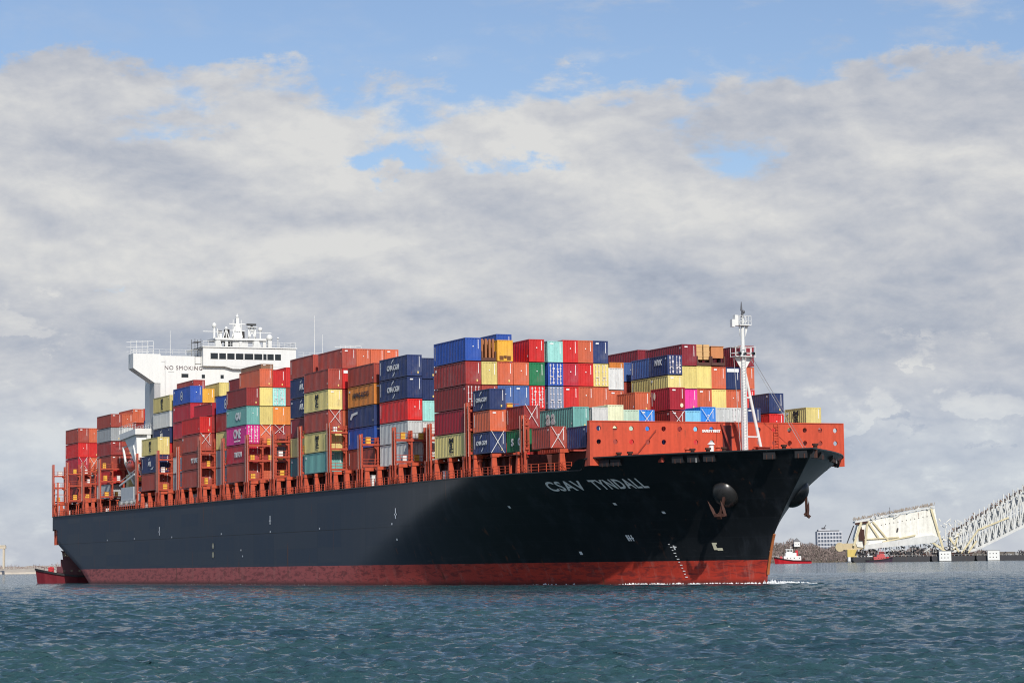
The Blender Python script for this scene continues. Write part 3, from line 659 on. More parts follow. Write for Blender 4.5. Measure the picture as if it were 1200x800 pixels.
for X, y, t0, t1 in ((23.4, 2.5, 0, .85), (8.6, 0, 0, .9), (14.77, 2.5, 1.0, 1.9), (-4*BAY, 0, 2.3, 3.0), (-7*BAY, 2.5, 2.4, 3.0), (-7*BAY, 5.1, 2.5, 3.0), (-9*BAY, 0, 2.3, 3.0), (XA, 2.5, 2.1, 3.0), (XA, 5.0, 2.1, 3.0),
                     (14.77, 25.3, 1.0, 1.7), (14.77, 30.0, 1.0, 1.8), (14.77, 20.3, 1.0, 1.7)):
    cross(X, y, ZB+t0*T, ZB+t1*T)

# ---- bridge and accommodation
def bridge():
    X = -178.0; XR = -190.0
    o = MB(); o.box(XR, X, 4.9, 43.3, 15.3, 47.3); acc = o.build('accommodation_block', WHITE, ship)
    text_obj('lettering', 'NO SMOKING', 1.2, mat('dark_lettering', (.10, .06, .07), .6), (X+.06, 9.9, 44.75), FRONT, acc, spacing=1.12)
    for y, z, w_ in ((10.2, 43.2, .75), (14.2, 43.1, .35), (18.3, 43.1, .35), (24, 43.1, .35), (30, 43.1, .35), (10.2, 39.6, .5), (14.4, 39.6, .5), (18.2, 39.6, .5)):
        q = MB(); q.box(X, X+.05, y-w_, y+w_, z-.38, z+.38); link('window', q.mesh('window', GLASS), acc)
    q = MB(); q.box(X, X+.03, 5.9, 5.97, 38, 46.3); q.box(X, X+.03, 5.0, 5.97, 46.0, 46.08); q.box(X, X+.04, 6.6, 7.9, 43.9, 43.96); link('seam', q.mesh('seam', mat('grey_seam', (.35, .35, .35), .6)), acc)
    for sgn, nm in ((-1, 0), (1, 1)):
        f = (lambda y: y) if sgn < 0 else (lambda y: 2*YC+.3-y)
        w = MB(); poly = [(f(-.95), 47.6), (f(-.95), 44.6), (f(-.55), 44.3), (f(3.7), 41.5), (f(4.9), 41.5), (f(4.9), 47.6)]
        w.prism(poly, 'x', X-3.6, X+.25); wing = w.build('bridge_wing', WHITE, ship)
        w = MB(); w.box(X-3.6, X+.1, min(f(3.6), f(4.9)), max(f(3.6), f(4.9)), 30, 41.5); link('wing_support', w.mesh('wing_support', mat('shaded_white_support', (.42, .42, .42), .6)), wing)  # white greyed in the colour for the shaded side below the wing
        w = MB()
        for zz in (48.1, 48.6): w.beam((X+.1, f(-.9), zz), (X+.1, f(13), zz), .05); w.beam((X-3.5, f(-.9), zz), (X+.1, f(-.9), zz), .05)
        for yy in np.arange(-.9, 13, 1.4): w.beam((X+.1, f(yy), 47.6), (X+.1, f(yy), 48.6), .05)
        for zz in (48.3, 49.3, 50.3): w.beam((X-3.5, f(-1.4), zz), (X-3.5, f(3.4), zz), .07); w.beam((X, f(-1.4), zz), (X, f(3.4), zz), .07)
        for yy in (-1.4, -.2, 1, 2.2, 3.4): w.beam((X, f(yy), 47.6), (X, f(yy), 50.3), .08)
        link('wing_railing', w.mesh('wing_railing', WHITE), wing)
        w = MB(); w.tube((X-.5, f(7.2), 47.4), (X-.5, f(7.2), 52.6), .07, .04); link('aerial', w.mesh('aerial', WHITE), wing)
    h = MB(); h.box(XR+1, X+.9, 13.9, 34.4, 45.25, 49.45); h.box(XR+.8, X+1.15, 13.7, 34.6, 49.2, 49.45); h.prism([(18.5, 45.25), (33.5, 45.25), (31.5, 44.75), (20.5, 44.75)], 'x', X, X+.85)
    wh = h.build('wheelhouse', WHITE, ship)
    ws = [(15.5, 17.1), (17.4, 18.85), (19.15, 20.75), (21.05, 22.7), (22.95, 24.85), (25.1, 26.85), (27.1, 27.8), (28.0, 29.4), (29.7, 31.0)]
    for a, c in ws:
        q = MB(); q.box(X+.9, X+.95, a, c, 46.75, 47.95); link('window', q.mesh('window', GLASS), wh)
        q = MB(); q.box(X+.9, X+.98, a-.09, a-.01, 46.7, 48.0); q.box(X+.9, X+.98, c+.01, c+.09, 46.7, 48.0); q.box(X+.9, X+.98, a-.09, c+.09, 48.0, 48.08); link('window_frame', q.mesh('window_frame', WHITE), wh)
    text_obj('lettering', 'EXETER NAVIGATION', .5, mat('grey_lettering', (.4, .4, .4), .6), (X+.96, 24.0, 45.9), FRONT, wh, spacing=1.2) if False else None
    q = MB()
    for zz in (49.95, 50.5): 
        q.beam((X+.9, 13.9, zz), (X+.9, 34.4, zz), .06); q.beam((XR+1, 13.9, zz), (X+.9, 13.9, zz), .06); q.beam((XR+1, 34.4, zz), (X+.9, 34.4, zz), .06)
    for yy in np.arange(13.9, 34.5, 1.2): q.beam((X+.9, yy, 49.45), (X+.9, yy, 50.5), .05)
    link('railing', q.mesh('railing', WHITE), wh)
    # open lattice stairs at the starboard end of the wheelhouse
    q = MB()
    for z in (45.6, 47.2, 48.8, 50.3): q.box(X-2.5, X, 12.4, 13.8, z, z+.12)
    for y in (12.4, 13.7):
        for x in (X-2.5, X): q.beam((x, y, 44.6), (x, y, 51), .1)
    link('stair_tower', q.mesh('stair_tower', mat('dark_grey_stairs', (.10, .10, .10), .6)), wh)
    # compass deck: upper house on legs with masts
    q = MB(); q.box(X-7, X-1.2, 17.2, 28.6, 51.0, 51.45); q.box(X-6, X-1.8, 21.2, 24.6, 49.45, 51.0)
    for y in (17.6, 19.8, 22.9, 26, 28.2): q.box(X-1.9, X-1.5, y-.3, y+.3, 49.45, 51)
    q.prism([(17.2, 49.45), (18.8, 49.45), (18.3, 51), (17.5, 51)], 'x', X-1.6, X-1.3); q.prism([(25.5, 49.45), (27.4, 49.45), (26.9, 51), (25.9, 51)], 'x', X-1.6, X-1.3)
    deckh = q.build('compass_deck', WHITE, ship)
    q = MB(); [q.beam((X-3.7, a_, 51.4), (X-3.7, c_2, 54.6), .28) for a_, c_2 in ((21.6, 22.4), (24.0, 23.2), (21.6, 23.4), (24.0, 22.2))]; q.box(X-4.3, X-3.2, 21.9, 23.7, 51.4, 52.8); q.box(X-4.0, X-3.4, 22.3, 23.3, 53.1, 54.6); q.box(X-4.1, X-3.4, 22.45, 23.15, 54.6, 56.0); q.beam((X-3.7, 21.0, 54.7), (X-3.7, 24.6, 54.7), .18); q.ball((X-3.7, 22.8, 56.3), .35)
    q.beam((X-3.7, 21.2, 53.3), (X-3.7, 24.6, 53.3), .15); q.tube((X-3.7, 22.8, 56), (X-3.7, 22.8, 57), .09)
    for y in (21.9, 23.7): q.tube((X-3.7, y, 53), (X-3.7, y, 55.6), .1)
    link('radar_mast', q.mesh('radar_mast', WHITE), deckh)
    q = MB(); [q.beam((X-3, a_, 51.4), (X-3, c_2, 53.9), .2) for a_, c_2 in ((25.1, 25.5), (26.6, 26.2), (25.1, 26.2), (26.6, 25.5), (25.1, 25.1), (26.6, 26.6))]; q.box(X-3.6, X-2.4, 24.7, 26.9, 53.9, 54.05); q.beam((X-3, 26, 52.9), (X-3, 30.2, 52.9), .12); link('radar_post', q.mesh('radar_post', WHITE), deckh)
    q = MB(); q.box(X-3.2, X-2.6, 24.7, 26.7, 54.35, 54.75); q.tube((X-3, 25.8, 54.0), (X-3, 25.8, 54.4), .25); link('radar_scanner', q.mesh('radar_scanner', mat('dark_scanner', (.05, .05, .05), .5)), deckh)
    q = MB(); q.tube((X-3, 17.5, 51.4), (X-3, 17.5, 54.8), .3, .2); q.beam((X-3, 15.0, 52.9), (X-3, 19.5, 52.9), .14); q.ball((X-3, 17.5, 54.2), .5, .5, .6); q.tube((X-3, 18.4, 51.4), (X-3, 18.2, 53.6), .15); link('light_post', q.mesh('light_post', WHITE), deckh)
    q = MB(); [q.beam((X-3, a_, 51.4), (X-3, 20.15, 53.6), .16) for a_ in (19.4, 20.15, 20.9)]; q.box(X-3.3, X-2.7, 18.6, 19.1, 51.4, 52.6); q.ball((X-3, 20.15, 53.7), .35); q.tube((X-3, 27.7, 51.4), (X-3, 27.7, 53.2), .15); q.ball((X-3, 27.7, 53.6), .5); link('aerial_post', q.mesh('aerial_post', WHITE), deckh)
    q = MB(); q.ball((X-1, 29.1, 51.6), .68, .68, .8); q.box(X-1.4, X-.6, 28.7, 29.5, 49.5, 51); link('satellite_dome', q.mesh('satellite_dome', WHITE), deckh)
    q = MB(); q.tube((X-1, 31, 49.4), (X-1, 31, 51.5), .1); q.ball((X-1, 31, 51.6), .25); link('lamp_post', q.mesh('lamp_post', WHITE), deckh)
    q = MB(); q.tube((X-6, 19.6, 47), (X-6, 19.6, 53.4), .6, .5); q.tube((X-6, 21.2, 47), (X-6, 21.2, 53.7), .7, .6); q.tube((X-6, 24.6, 47), (X-6, 24.6, 53.3), .7, .55); link('exhaust_pipe', q.mesh('exhaust_pipe', mat('soot_black_pipe', (.05, .045, .04), .6)), deckh)
    q = MB(); q.tube((X, 38.9, 47.6), (X, 38.9, 56.6), .09, .05); link('aerial', q.mesh('aerial', WHITE), deckh)
bridge()
# boat deck: davits, gangway and the lifeboat hanging there
mb = MB()
mb.prism([(-191.5, 30.2), (-179, 30.9), (-179, 32.1), (-191.5, 31.5)], 'y', -.2, 3.6); mb.prism([(-189.5, 30.4), (-180.0, 30.9), (-179.2, 25.6), (-181.5, 25.2)], 'y', .3, 3.4)
mb.box(-180.0, -179.2, 2.4, 3.2, 15.5, 31); mb.box(-192, -191.4, 2.6, 3.2, 15.5, 30.5)
for y in (-.1, 3.4):
    for z in (32.6, 33.1): mb.beam((-192, y, z), (-178.8, y, z+.3), .07)
    for x in np.arange(-192, -178.5, 1.3): mb.beam((x, y, 31.5), (x, y, 33.1), .06)
mb.build('boat_deck', WHITE, ship)
for x in (-189.5, -181.0):
    mb = MB(); mb.beam((x-.5, 2.6, 21), (x+1.2, .2, 25.5), .4, .55); mb.beam((x+1.2, .2, 25.5), (x-1.0, .3, 28.6), .38, .5); mb.beam((x-.5, 2.6, 21), (x-.5, 2.6, 27), .35); mb.beam((x-1.0, .3, 28.6), (x-.6, 2.7, 29.6), .3); mb.build('davit', WHITE, ship)
mb = MB(); mb.box(-190.2, -180.2, -.25, 1.4, 16.9, 20.1); mb.box(-191.5, -178.5, -.35, 2.2, 16.2, 16.5)
mb.build('gangway_housing', mat('pale_grey_metal', (.52, .54, .55), .4, streak=.2, grain=.1), ship)
mb = MB(); 
for x in np.arange(-191.5, -178.4, 1.0): mb.beam((x, -.32, 16.4), (x, -.32, 17.4), .06)
mb.beam((-191.5, -.32, 17.4), (-178.4, -.32, 17.4), .07); mb.beam((-191, -.3, 20.6), (-179, -.3, 22.6), .25, .35); mb.beam((-191, -.3, 21.4), (-179, -.3, 23.4), .1)
mb.build('gangway', WHITE, ship)
mb = MB(); mb.box(-192.6, -190.6, 1.5, 2.6, 16, 23); mb.build('provision_crane_post', mat('cream_yellow_paint', (.6, .45, .2), .5, rust=.3), ship)
lb = thing('lifeboat', 'orange-red enclosed lifeboat hanging in white davits beside the accommodation block', 'lifeboat', (-185.2, 1.5, 24.6))
mb = MB(); prof = [(-4.4, .15, .2), (-3.8, 1.0, .95), (-2, 1.35, 1.3), (0, 1.4, 1.35), (2, 1.35, 1.3), (3.8, .95, .95), (4.6, .12, .25)]
vs = []; N = 14
for x, ry, rz in prof:
    for i in range(N): a = 2*math.pi*i/N; vs.append((x, ry*math.cos(a), rz*math.sin(a)*(1.25 if math.sin(a) > 0 else 1)))
mb.add(vs, [(j*N+i, j*N+(i+1) % N, (j+1)*N+(i+1) % N, (j+1)*N+i) for j in range(len(prof)-1) for i in range(N)]+[tuple(range(N))[::-1], tuple(range((len(prof)-1)*N, len(prof)*N))])
mb.build('hull', mat('lifeboat_orange', (.62, .06, .03), .4, streak=.15), lb, smooth=True)
mb = MB(); mb.box(1.6, 3.0, -.7, .7, 1.2, 2.2); mb.build('cockpit', mat('lifeboat_orange', (.62, .06, .03), .4), lb)
mb = MB()
for x in (-2.6, -1.3, 0, 1.3): mb.box(x-.25, x+.25, -1.34, -1.22, .5, .9)
mb.box(3.0, 3.03, -.5, .5, 1.5, 2.0); mb.build('window', GLASS, lb)

# ------------------------------------------------------------------ containers
PAL = {  # name: (colour, words)
 'ox': ((.33, .048, .030), 'rust red'), 'ob': ((.56, .115, .048), 'orange red'), 'rd': ((.60, .016, .014), 'bright red'), 'dr': ((.27, .022, .020), 'dark red'),
 'cr': ((.40, .012, .028), 'crimson'), 'mr': ((.22, .012, .022), 'maroon'), 'og': ((.70, .23, .04), 'orange'), 'yo': ((.78, .40, .04), 'amber'),
 'yl': ((.74, .60, .20), 'pale yellow'), 'kh': ((.66, .54, .20), 'sandy yellow'), 'nv': ((.016, .032, .115), 'navy'), 'bl': ((.018, .075, .36), 'blue'),
 'b2': ((.05, .11, .30), 'denim blue'), 'bb': ((.02, .20, .62), 'vivid blue'), 'lb': ((.22, .56, .78), 'light blue'), 'tl': ((.17, .42, .38), 'teal'), 'dt': ((.02, .16, .19), 'dark teal'),
 'cy': ((.36, .72, .66), 'aqua'), 'gn': ((.01, .15, .055), 'green'), 'wh': ((.68, .68, .65), 'white'), 'gr': ((.36, .38, .39), 'grey'), 'lg': ((.52, .54, .53), 'light grey'),
 'pg': ((.50, .64, .50), 'pale green'), 'py': ((.66, .68, .46), 'cream green'), 'pk': ((.68, .03, .26), 'magenta'), 'gb': ((.17, .22, .33), 'slate blue'), 'br': ((.25, .13, .07), 'brown')}
BLOCK = {-2: 'in first bay behind breakwater', -1: 'in second bay behind breakwater', 0: 'in third bay behind breakwater', 1: 'in fourth bay from bow', 2: 'in fifth bay from bow', 3: 'in sixth bay from bow', 4: 'in seventh bay from bow',
         5: 'in eighth bay from bow', 7: 'in tenth bay from bow', 8: 'in fourth bay before bridge', 9: 'in third bay before bridge', 10: 'in second bay before bridge', 11: 'in bay touching white bridge', 14: 'in block aft of lifeboat', 16: 'in aftermost block'}
ORD = ['first', 'second', 'third', 'fourth', 'fifth', 'sixth', 'seventh', 'eighth', 'ninth', 'tenth', 'eleventh', 'twelfth', 'thirteenth', 'fourteenth', 'fifteenth', 'sixteenth', 'seventeenth', 'eighteenth', 'outermost']
def cmat(c): return mat('container_'+PAL[c][1].replace(' ', '_'), PAL[c][0], .5, streak=.30, grain=.18, rust=.55, rnd=.34)
def row_y(r): return 2.5*r if r <= 4 else 12.95+2.44*(r-5)
CM = {}
def container_mesh(c, L, H):
    """frame of posts and rails with corrugated side, end and plain roof; origin at the front starboard bottom corner"""
    key = (c, L, round(H, 3))
    if key in CM: return CM[key]
    Wd = 2.44; mb = MB(); p = .16
    for x in (-L, -p):
        for y in (0, Wd-p): mb.box(x, x+p, y, y+p, 0, H)
    for y in (0.005, Wd-.105):
        mb.box(-L+p, -p, y, y+.10, 0, .17); mb.box(-L+p, -p, y, y+.10, H-.12, H)
    for x in (-L+.005, -.105):
        mb.box(x, x+.10, p, Wd-p, 0, .17); mb.box(x, x+.10, p, Wd-p, H-.14, H)
    mb.box(-L+p, -p, .10, Wd-.10, H-.07, H-.03); mb.box(-L+p, -p, .10, Wd-.10, .06, .10)
    def corr(a0, a1, pitch, depth, f):
        n = max(2, int(round((a1-a0)/pitch))); w = (a1-a0)/n; pts = []
        for i in range(n):
            a = a0+i*w; pts += [(a, 0), (a+w*.32, 0), (a+w*.5, depth), (a+w*.82, depth)]
        pts.append((a1, 0)); v = [f(a, d, z) for a, d in pts for z in (.17, H-.12)]
        mb.add(v, [(2*i, 2*i+2, 2*i+3, 2*i+1) for i in range(len(pts)-1)])
    corr(-L+p, -p, .58, .055, lambda a, d, z: (a, .025+d, z)); corr(-L+p, -p, .58, .055, lambda a, d, z: (a, Wd-.025-d, z))
    corr(p, Wd-p, .43, .05, lambda a, d, z: (-.03-d, a, z)); corr(p, Wd-p, .43, .05, lambda a, d, z: (-L+.03+d, a, z))
    CM[key] = mb.mesh('shipping_container', cmat(c)); return CM[key]
def cached(key, fn):
    if key not in CM: CM[key] = fn()
    return CM[key]
def serial_mesh(H, v):
    mb = MB(); mb.box(0, .012, 1.97, 2.05, H*.93-1.35-.1*v, H*.93); return mb.mesh('serial_marking', WMARK)
def plate_mesh(H, v):
    mb = MB()
    if v == 0: mb.box(0, .012, .45, .95, H*.85, H*.91)
    elif v == 1: mb.box(0, .012, 1.15, 1.30, H*.60, H*.65)
    else: mb.box(0, .012, 1.70, 1.90, H*.12, H*.22)
    return mb.mesh('data_plate', [WMARK, WMARK, mat('yellow_plate', (.8, .6, .2), .5)][v])
def side_serial_mesh(L, H, v):
    mb = MB(); w = -.012
    if v == 0: mb.box(-L+.45, -L+.57, w, 0, H*.25, H*.86)
    elif v == 1: mb.box(-.75, -.48, w, 0, H*.80, H*.88)
    elif v == 2: mb.box(-.6, -.40, w, 0, H*.22, H*.30)
    else: mb.box(-L+.5, -L+1.1, w, 0, H*.74, H*.84)
    return mb.mesh('side_marking', WMARK)
def door_mesh(H, strong):
    mb = MB(); Wd = 2.44
    for y in (.40, .88, 1.52, 2.0): mb.tube((.05, y, .18), (.05, y, H-.16), .045, n=6)
    for y in (.40, .88, 1.52, 2.0):
        for z in (.25, .9, H-1.2, H-.3): mb.box(.0, .09, y-.09, y+.09, z, z+.14)
    for y in (.64, 1.76): mb.box(.0, .11, y-.22, y+.22, H*.38, H*.41)
    if strong:
        rr_ = random.Random(int(H*100))
        for y0, y1 in ((.2, .62), (.66, 1.12), (1.34, 1.8), (1.84, 2.26)):
            for z in np.arange(.35, H-.4, .5):
                if rr_.random() < .6: mb.box(0, .03, y0+.04+rr_.random()*.1, y1-.04-rr_.random()*.1, z, z+.1+.18*rr_.random())
    return mb.mesh('door_bar', mat('pale_bar_paint', (.72, .66, .66), .5, streak=.3, rust=.4))
def lashed(): pass
BL = mat('blue_black_marking', (.02, .02, .04), .6)
def add_text(o, kind, L, H):
    y = -.03
    if kind == 'cma':
        text_obj('lettering', 'CMA CGM', 1.15 if L > 7 else .82, WMARK, (-L*.5, y, H*.5), SIDE, o, bold=.03)
        mb = MB(); c = -L*.5; a = 1.0 if L > 7 else .75
        mb.add([(c-.9*a, y, H*.70), (c-.7*a, y, H*.70), (c+.45*a, y, H*.90), (c+.1*a, y, H*.92), (c-.5*a, y, H*.83)], [(0, 1, 2, 3, 4)]); link('logo', mb.mesh('logo', WMARK), o); mb = MB()
        mb.add([(c+.9*a, y, H*.30), (c+.7*a, y, H*.30), (c-.35*a, y, H*.10), (c, y, H*.08), (c+.5*a, y, H*.17)], [(0, 1, 2, 3, 4)])
        link('logo', mb.mesh('logo', WMARK), o)
    elif kind == 'msc': text_obj('lettering', 'M\nS\nC', .92, KMARK, (-L*.47, y, H*.5), SIDE, o, bold=.04).scale = (2.3, 1, 1)
    elif kind == 'one':
        text_obj('lettering', 'ONE', 2.3, WMARK, (-L*.46, y, H*.56), SIDE, o, spacing=.85, bold=.05); text_obj('lettering', 'OCEAN NETWORK', .42, WMARK, (-L*.46, y, H*.18), SIDE, o)
    elif kind == 'triton': text_obj('lettering', 'TRITON', 1.25, WMARK, (-L*.42, y, H*.46), SIDE, o, bold=.05)
    elif kind == 'cai': text_obj('lettering', 'CAI', 1.7, WMARK, (-L*.42, y, H*.5), SIDE, o, spacing=1.1, bold=.12)
    elif kind == 'apl': 
        text_obj('lettering', 'APL', 1.35, WMARK, (-L*.5, y, H*.52), SIDE, o, bold=.04)
        mb = MB(); mb.add([(-L*.5-.9, y, H*.78), (-L*.5+.2, y, H*.92), (-L*.5-.2, y, H*.76)], [(0, 1, 2)]); link('logo', mb.mesh('logo', WMARK), o); mb = MB(); mb.add([(-L*.5+.6, y, H*.2), (-L*.5+3.2, y, H*.36), (-L*.5+2.2, y, H*.18)], [(0, 1, 2)]); link('logo', mb.mesh('logo', WMARK), o)
    elif kind == 'hl': text_obj('lettering', 'HAPAG-LLOYD', 1.1, BL, (-L*.5, y, H*.55), SIDE, o, bold=.03)
    elif kind == 'kline': text_obj('lettering', '"K" LINE', 1.2, WMARK, (-L*.3, y, H*.5), SIDE, o, bold=.04)
    elif kind == 'scl': text_obj('lettering', 's  cl', 2.1, WMARK, (-L*.42, y, H*.5), SIDE, o, spacing=1.1, bold=.05)
    elif kind == 'wlt': text_obj('lettering', 'aa', 3.0, WMARK, (-L*.62, y, H*.62), SIDE, o, spacing=1.3, bold=.10)
    elif kind == 'emb':
        mb = MB(); c = -L*.5; v = []; n = 18
        for r_ in (.8, .55): v += [(c+r_*math.cos(6.283*i/n), y, H*.5+1.2*r_*math.sin(6.283*i/n)) for i in range(n)]
        mb.add(v, [(i, (i+1) % n, n+(i+1) % n, n+i) for i in range(n)]); mb.add([(c-.4, y, H*.45), (c+.3, y, H*.62), (c+.4, y, H*.38)], [(0, 1, 2)]); link('emblem', mb.mesh('emblem', WMARK), o)
    elif kind == 'ems':
        mb = MB(); c = -L*.78; v = [(c+.34*math.cos(6.283*i/12), y, H*.68+.55*math.sin(6.283*i/12)) for i in range(12)]; mb.add(v, [tuple(range(12))]); link('emblem', mb.mesh('emblem', mat('cream_marking', (.75, .7, .5), .6)), o)
        mb = MB(); v = [(.02, 1.9+.25*math.cos(6.283*i/12), H*.2+.3*math.sin(6.283*i/12)) for i in range(12)]; mb.add(v, [tuple(range(12))]); link('emblem', mb.mesh('emblem', mat('cream_marking', (.75, .7, .5), .6)), o)
    elif kind == 'letr': text_obj('lettering', 'NL', 1.4, WMARK, (-L*.22, y, H*.3), SIDE, o, bold=.05)
    elif kind == 'swo':
        mb = MB(); mb.add([(-L*.92, y, H*.45), (-L*.86, y, H*.72), (-L*.62, y, H*.80), (-L*.62, y, H*.68), (-L*.80, y, H*.60), (-L*.86, y, H*.42)], [(0, 1, 2, 3, 4, 5)]); link('logo', mb.mesh('logo', WMARK), o)
    elif kind == 'txt':
        text_obj('lettering', 'NYK', 1.15, WMARK, (-L*.5, y, H*.66), SIDE, o, bold=.05)
    elif kind == 'ftop':
        mb = MB(); mb.box(0, .03, .2, 2.2, H*.78, H*.93); link('end_marking', mb.mesh('end_marking', WMARK), o)
USED = {}
rnc = random.Random(11)
def stack(k, slot, row, items, base=0.0, std=False, dx=0.0):
    z = ZB+base*T; X0 = FRONTS[k]+dx; L = 12.19
    if slot == 'f': L = 6.06
    if slot == 'r': L = 6.06; X0 -= 6.13
    for t, it in enumerate(items.split()):
        feats = it.split('/'); cc = feats[0].split(':'); c = cc[0]; h = float(cc[1]) if len(cc) > 1 else (.893 if std else 1.0)
        hidden = c == '.'
        if hidden: c = rnc.choice(['ox', 'ob', 'nv', 'rd', 'gr', 'dr', 'ox'])
        H = h*T-.13
        o = link('shipping_container', container_mesh(c, L, H), None, (X0-rnc.random()*.03, row_y(row), z))
        word = PAL[c][1]; size = '' if L > 7 else 'short '
        tier = ORD[t]+' tier up'; rw = 'outermost stack' if row == 0 else ORD[row]+' stack from near side' if row < 18 else 'farthest stack'
        let = 'lettered ' if len(feats) > 1 and feats[1] not in ('D', 'p') else ''
        lab = '%s%s%s container %s, %s, %s' % (let, size, word, tier, rw, BLOCK[k])
        ws_ = lab.split()
        if len(ws_) > 16: lab = lab.replace(' from near side', ' in'); 
        tag(o, lab, 'container', 'shipping containers stacked on deck')
        USED[lab] = USED.get(lab, 0)+1
        fx = o
        if 'D' in feats: link('door_bar', cached(('door', round(H, 2), 's' in feats), lambda: door_mesh(H, 's' in feats)), o)
        elif not hidden and 'p' not in feats:
            v = rnc.randrange(4); link('serial_marking', cached(('ser', round(H, 2), v), lambda: serial_mesh(H, v)), o); v3 = rnc.randrange(3); link('data_plate', cached(('pla', round(H, 2), v3), lambda: plate_mesh(H, v3)), o)
        if not hidden and 'p' not in feats:
            v = rnc.randrange(4); link('side_marking', cached(('sside', L, round(H, 2), v), lambda: side_serial_mesh(L, H, v)), o)
        for f in feats[1:]: add_text(o, f, L, H)
        z += h*T
# first bays behind the breakwater
stack(-2, 'r', 1, 'ox', std=True); stack(-2, 'f', 2, 'nv', base=-.06, std=True); stack(-2, 'r', 17, '. kh/msc', std=True, dx=.1)
stack(-1, 'r', 0, 'nv/cma ob nv/cma', std=True); stack(-1, 'f', 1, 'gn:.92/scl dr:.96')
stack(-1, 'F', 4, 'ox:.90 tl:.96/wlt'); stack(-1, 'F', 5, '.:.90 wh:.94/p'); stack(-1, 'F', 6, '.:.95 py:1.0/p'); stack(-1, 'F', 7, '.:.86 pg:.90/p'); stack(-1, 'F', 8, '.:.86 bb:.90')
stack(-1, 'r', 9, '.:.9 ox:.86 ob:.87'); stack(-1, 'f', 10, '.:.86 dr:.89 cr:.97/ems')
stack(-1, 'F', 11, '.:.86 lb:.89/p'); stack(-1, 'F', 12, '.:.96 bb:.96'); stack(-1, 'F', 13, '.:.96 lg:.94'); stack(-1, 'F', 14, '.:.96 lg:.94/D'); stack(-1, 'F', 15, '.:.96 nv:.94')
stack(-1, 'F', 16, '.:.9 '); stack(-1, 'F', 17, '.:.9'); stack(-1, 'r', 18, '. rd nv', std=True)
# the tallest block
stack(0, 'F', 0, 'kh/msc cr dr/D dr bl'); stack(0, 'F', 1, '. . ox yl'); stack(0, 'F', 2, '. . b2 ob yo:.93/p'); stack(0, 'F', 3, '. . b2 ob'); stack(0, 'r', 3, 'bl:1.36', base=4.0)
stack(0, 'F', 4, '. . rd/D/s gn rd'); stack(0, 'F', 5, '. . gb/D bl/D/s cy:.94'); stack(0, 'F', 6, '. . rd cr rd'); stack(0, 'F', 7, '. . ob rd ob'); stack(0, 'F', 8, '. . ob yl/D nv')
stack(0, 'F', 9, '.:.95 .:.95 ob:.97 wh:.97/p'); stack(0, 'f', 13, '. . . kh nv/D/s/txt', std=True); stack(0, 'r', 13, '. . . kh b2', std=True, dx=-.1)
stack(0, 'F', 14, '. . pk:.98 yl/p mr:.97'); stack(0, 'F', 15, '. . ob yl/p'); stack(0, 'F', 16, '. . yl:.98/p ob'); stack(0, 'F', 17, '. . ob:.98 nv/ftop'); stack(0, 'F', 18, '. . rd ob mr:.95')
stack(1, 'F', 12, '. . . . og', std=True); stack(1, 'F', 13, '. . . . b2', std=True); stack(1, 'F', 14, '. . cr/letr cr mr:1.06')
stack(2, 'F', 1, 'wh lg rd nv/cma nv/cma'); stack(2, 'F', 2, 'wh:.98 wh:.97 cy:.97 nv:.97 nv:.97')
stack(3, 'F', 1, 'ox bl nv/swo og/hl ox:.96')
stack(4, 'F', 0, 'tl kh/msc ox kh/msc ox'); stack(4, 'F', 1, '. . . dr rd/ftop ox')
for r_, c_ in ((2, 'ob'), (3, 'ob'), (4, 'ob')): stack(4, 'F', r_, '. . . . . '+c_)
stack(5, 'F', 1, 'dt kh mr nv/apl nv/apl ox:1.05')
stack(7, 'F', 0, 'ox cr/triton pk/one/D/s tl/cai dr'); stack(7, 'F', 1, '. . ob yl/p yl/p ob'); stack(7, 'F', 2, '. . dr og cy:.98/D/s rd:.95'); stack(7, 'F', 3, '. . . og ox rd:1.1')
stack(8, 'F', 1, 'gr gr kh dr bl/emb'); stack(8, 'F', 2, '. . . . . dr:.95'); stack(8, 'F', 3, '. . . . . . br:.62')
stack(9, 'F', 0, 'ox ox/kline ox rd:.95'); stack(9, 'F', 1, '. . . . cr:.75')
stack(10, 'F', 1, 'gr lg ox cr cr bl/emb'); stack(10, 'F', 2, '. . . . . yo:.85')
stack(11, 'F', 0, 'ox:1.05 nv:1.05/apl kh:1.05/msc', base=.1); stack(11, 'F', 1, '.:.96 .:.96 .:.96 nv:.96/apl wh:.96 kh:.96/msc'); stack(11, 'F', 3, '. . . . .:.9 .:.9 dr:.88'); stack(11, 'F', 5, '. . . . .:.9 .:.8 yl:.85/p')
for r_, s_ in ((1, '.:.92 .:.92 ox:.92 dr:.92 gr:.88 ox:.88'), (3, '.:.95 .:.95 .:.95 . . ob:.92'), (4, '. . . . . rd:.80/D/s'), (5, '. . . . . dr:.9')): stack(14, 'F', r_, s_)
stack(14, 'F', 2, '.:.92 .:.92 ox:.92 ox:.92 lg:.88 ob:.88')
stack(16, 'F', 1, '. . cr rd ox'); stack(16, 'F', 2, '. . ob rd ob')
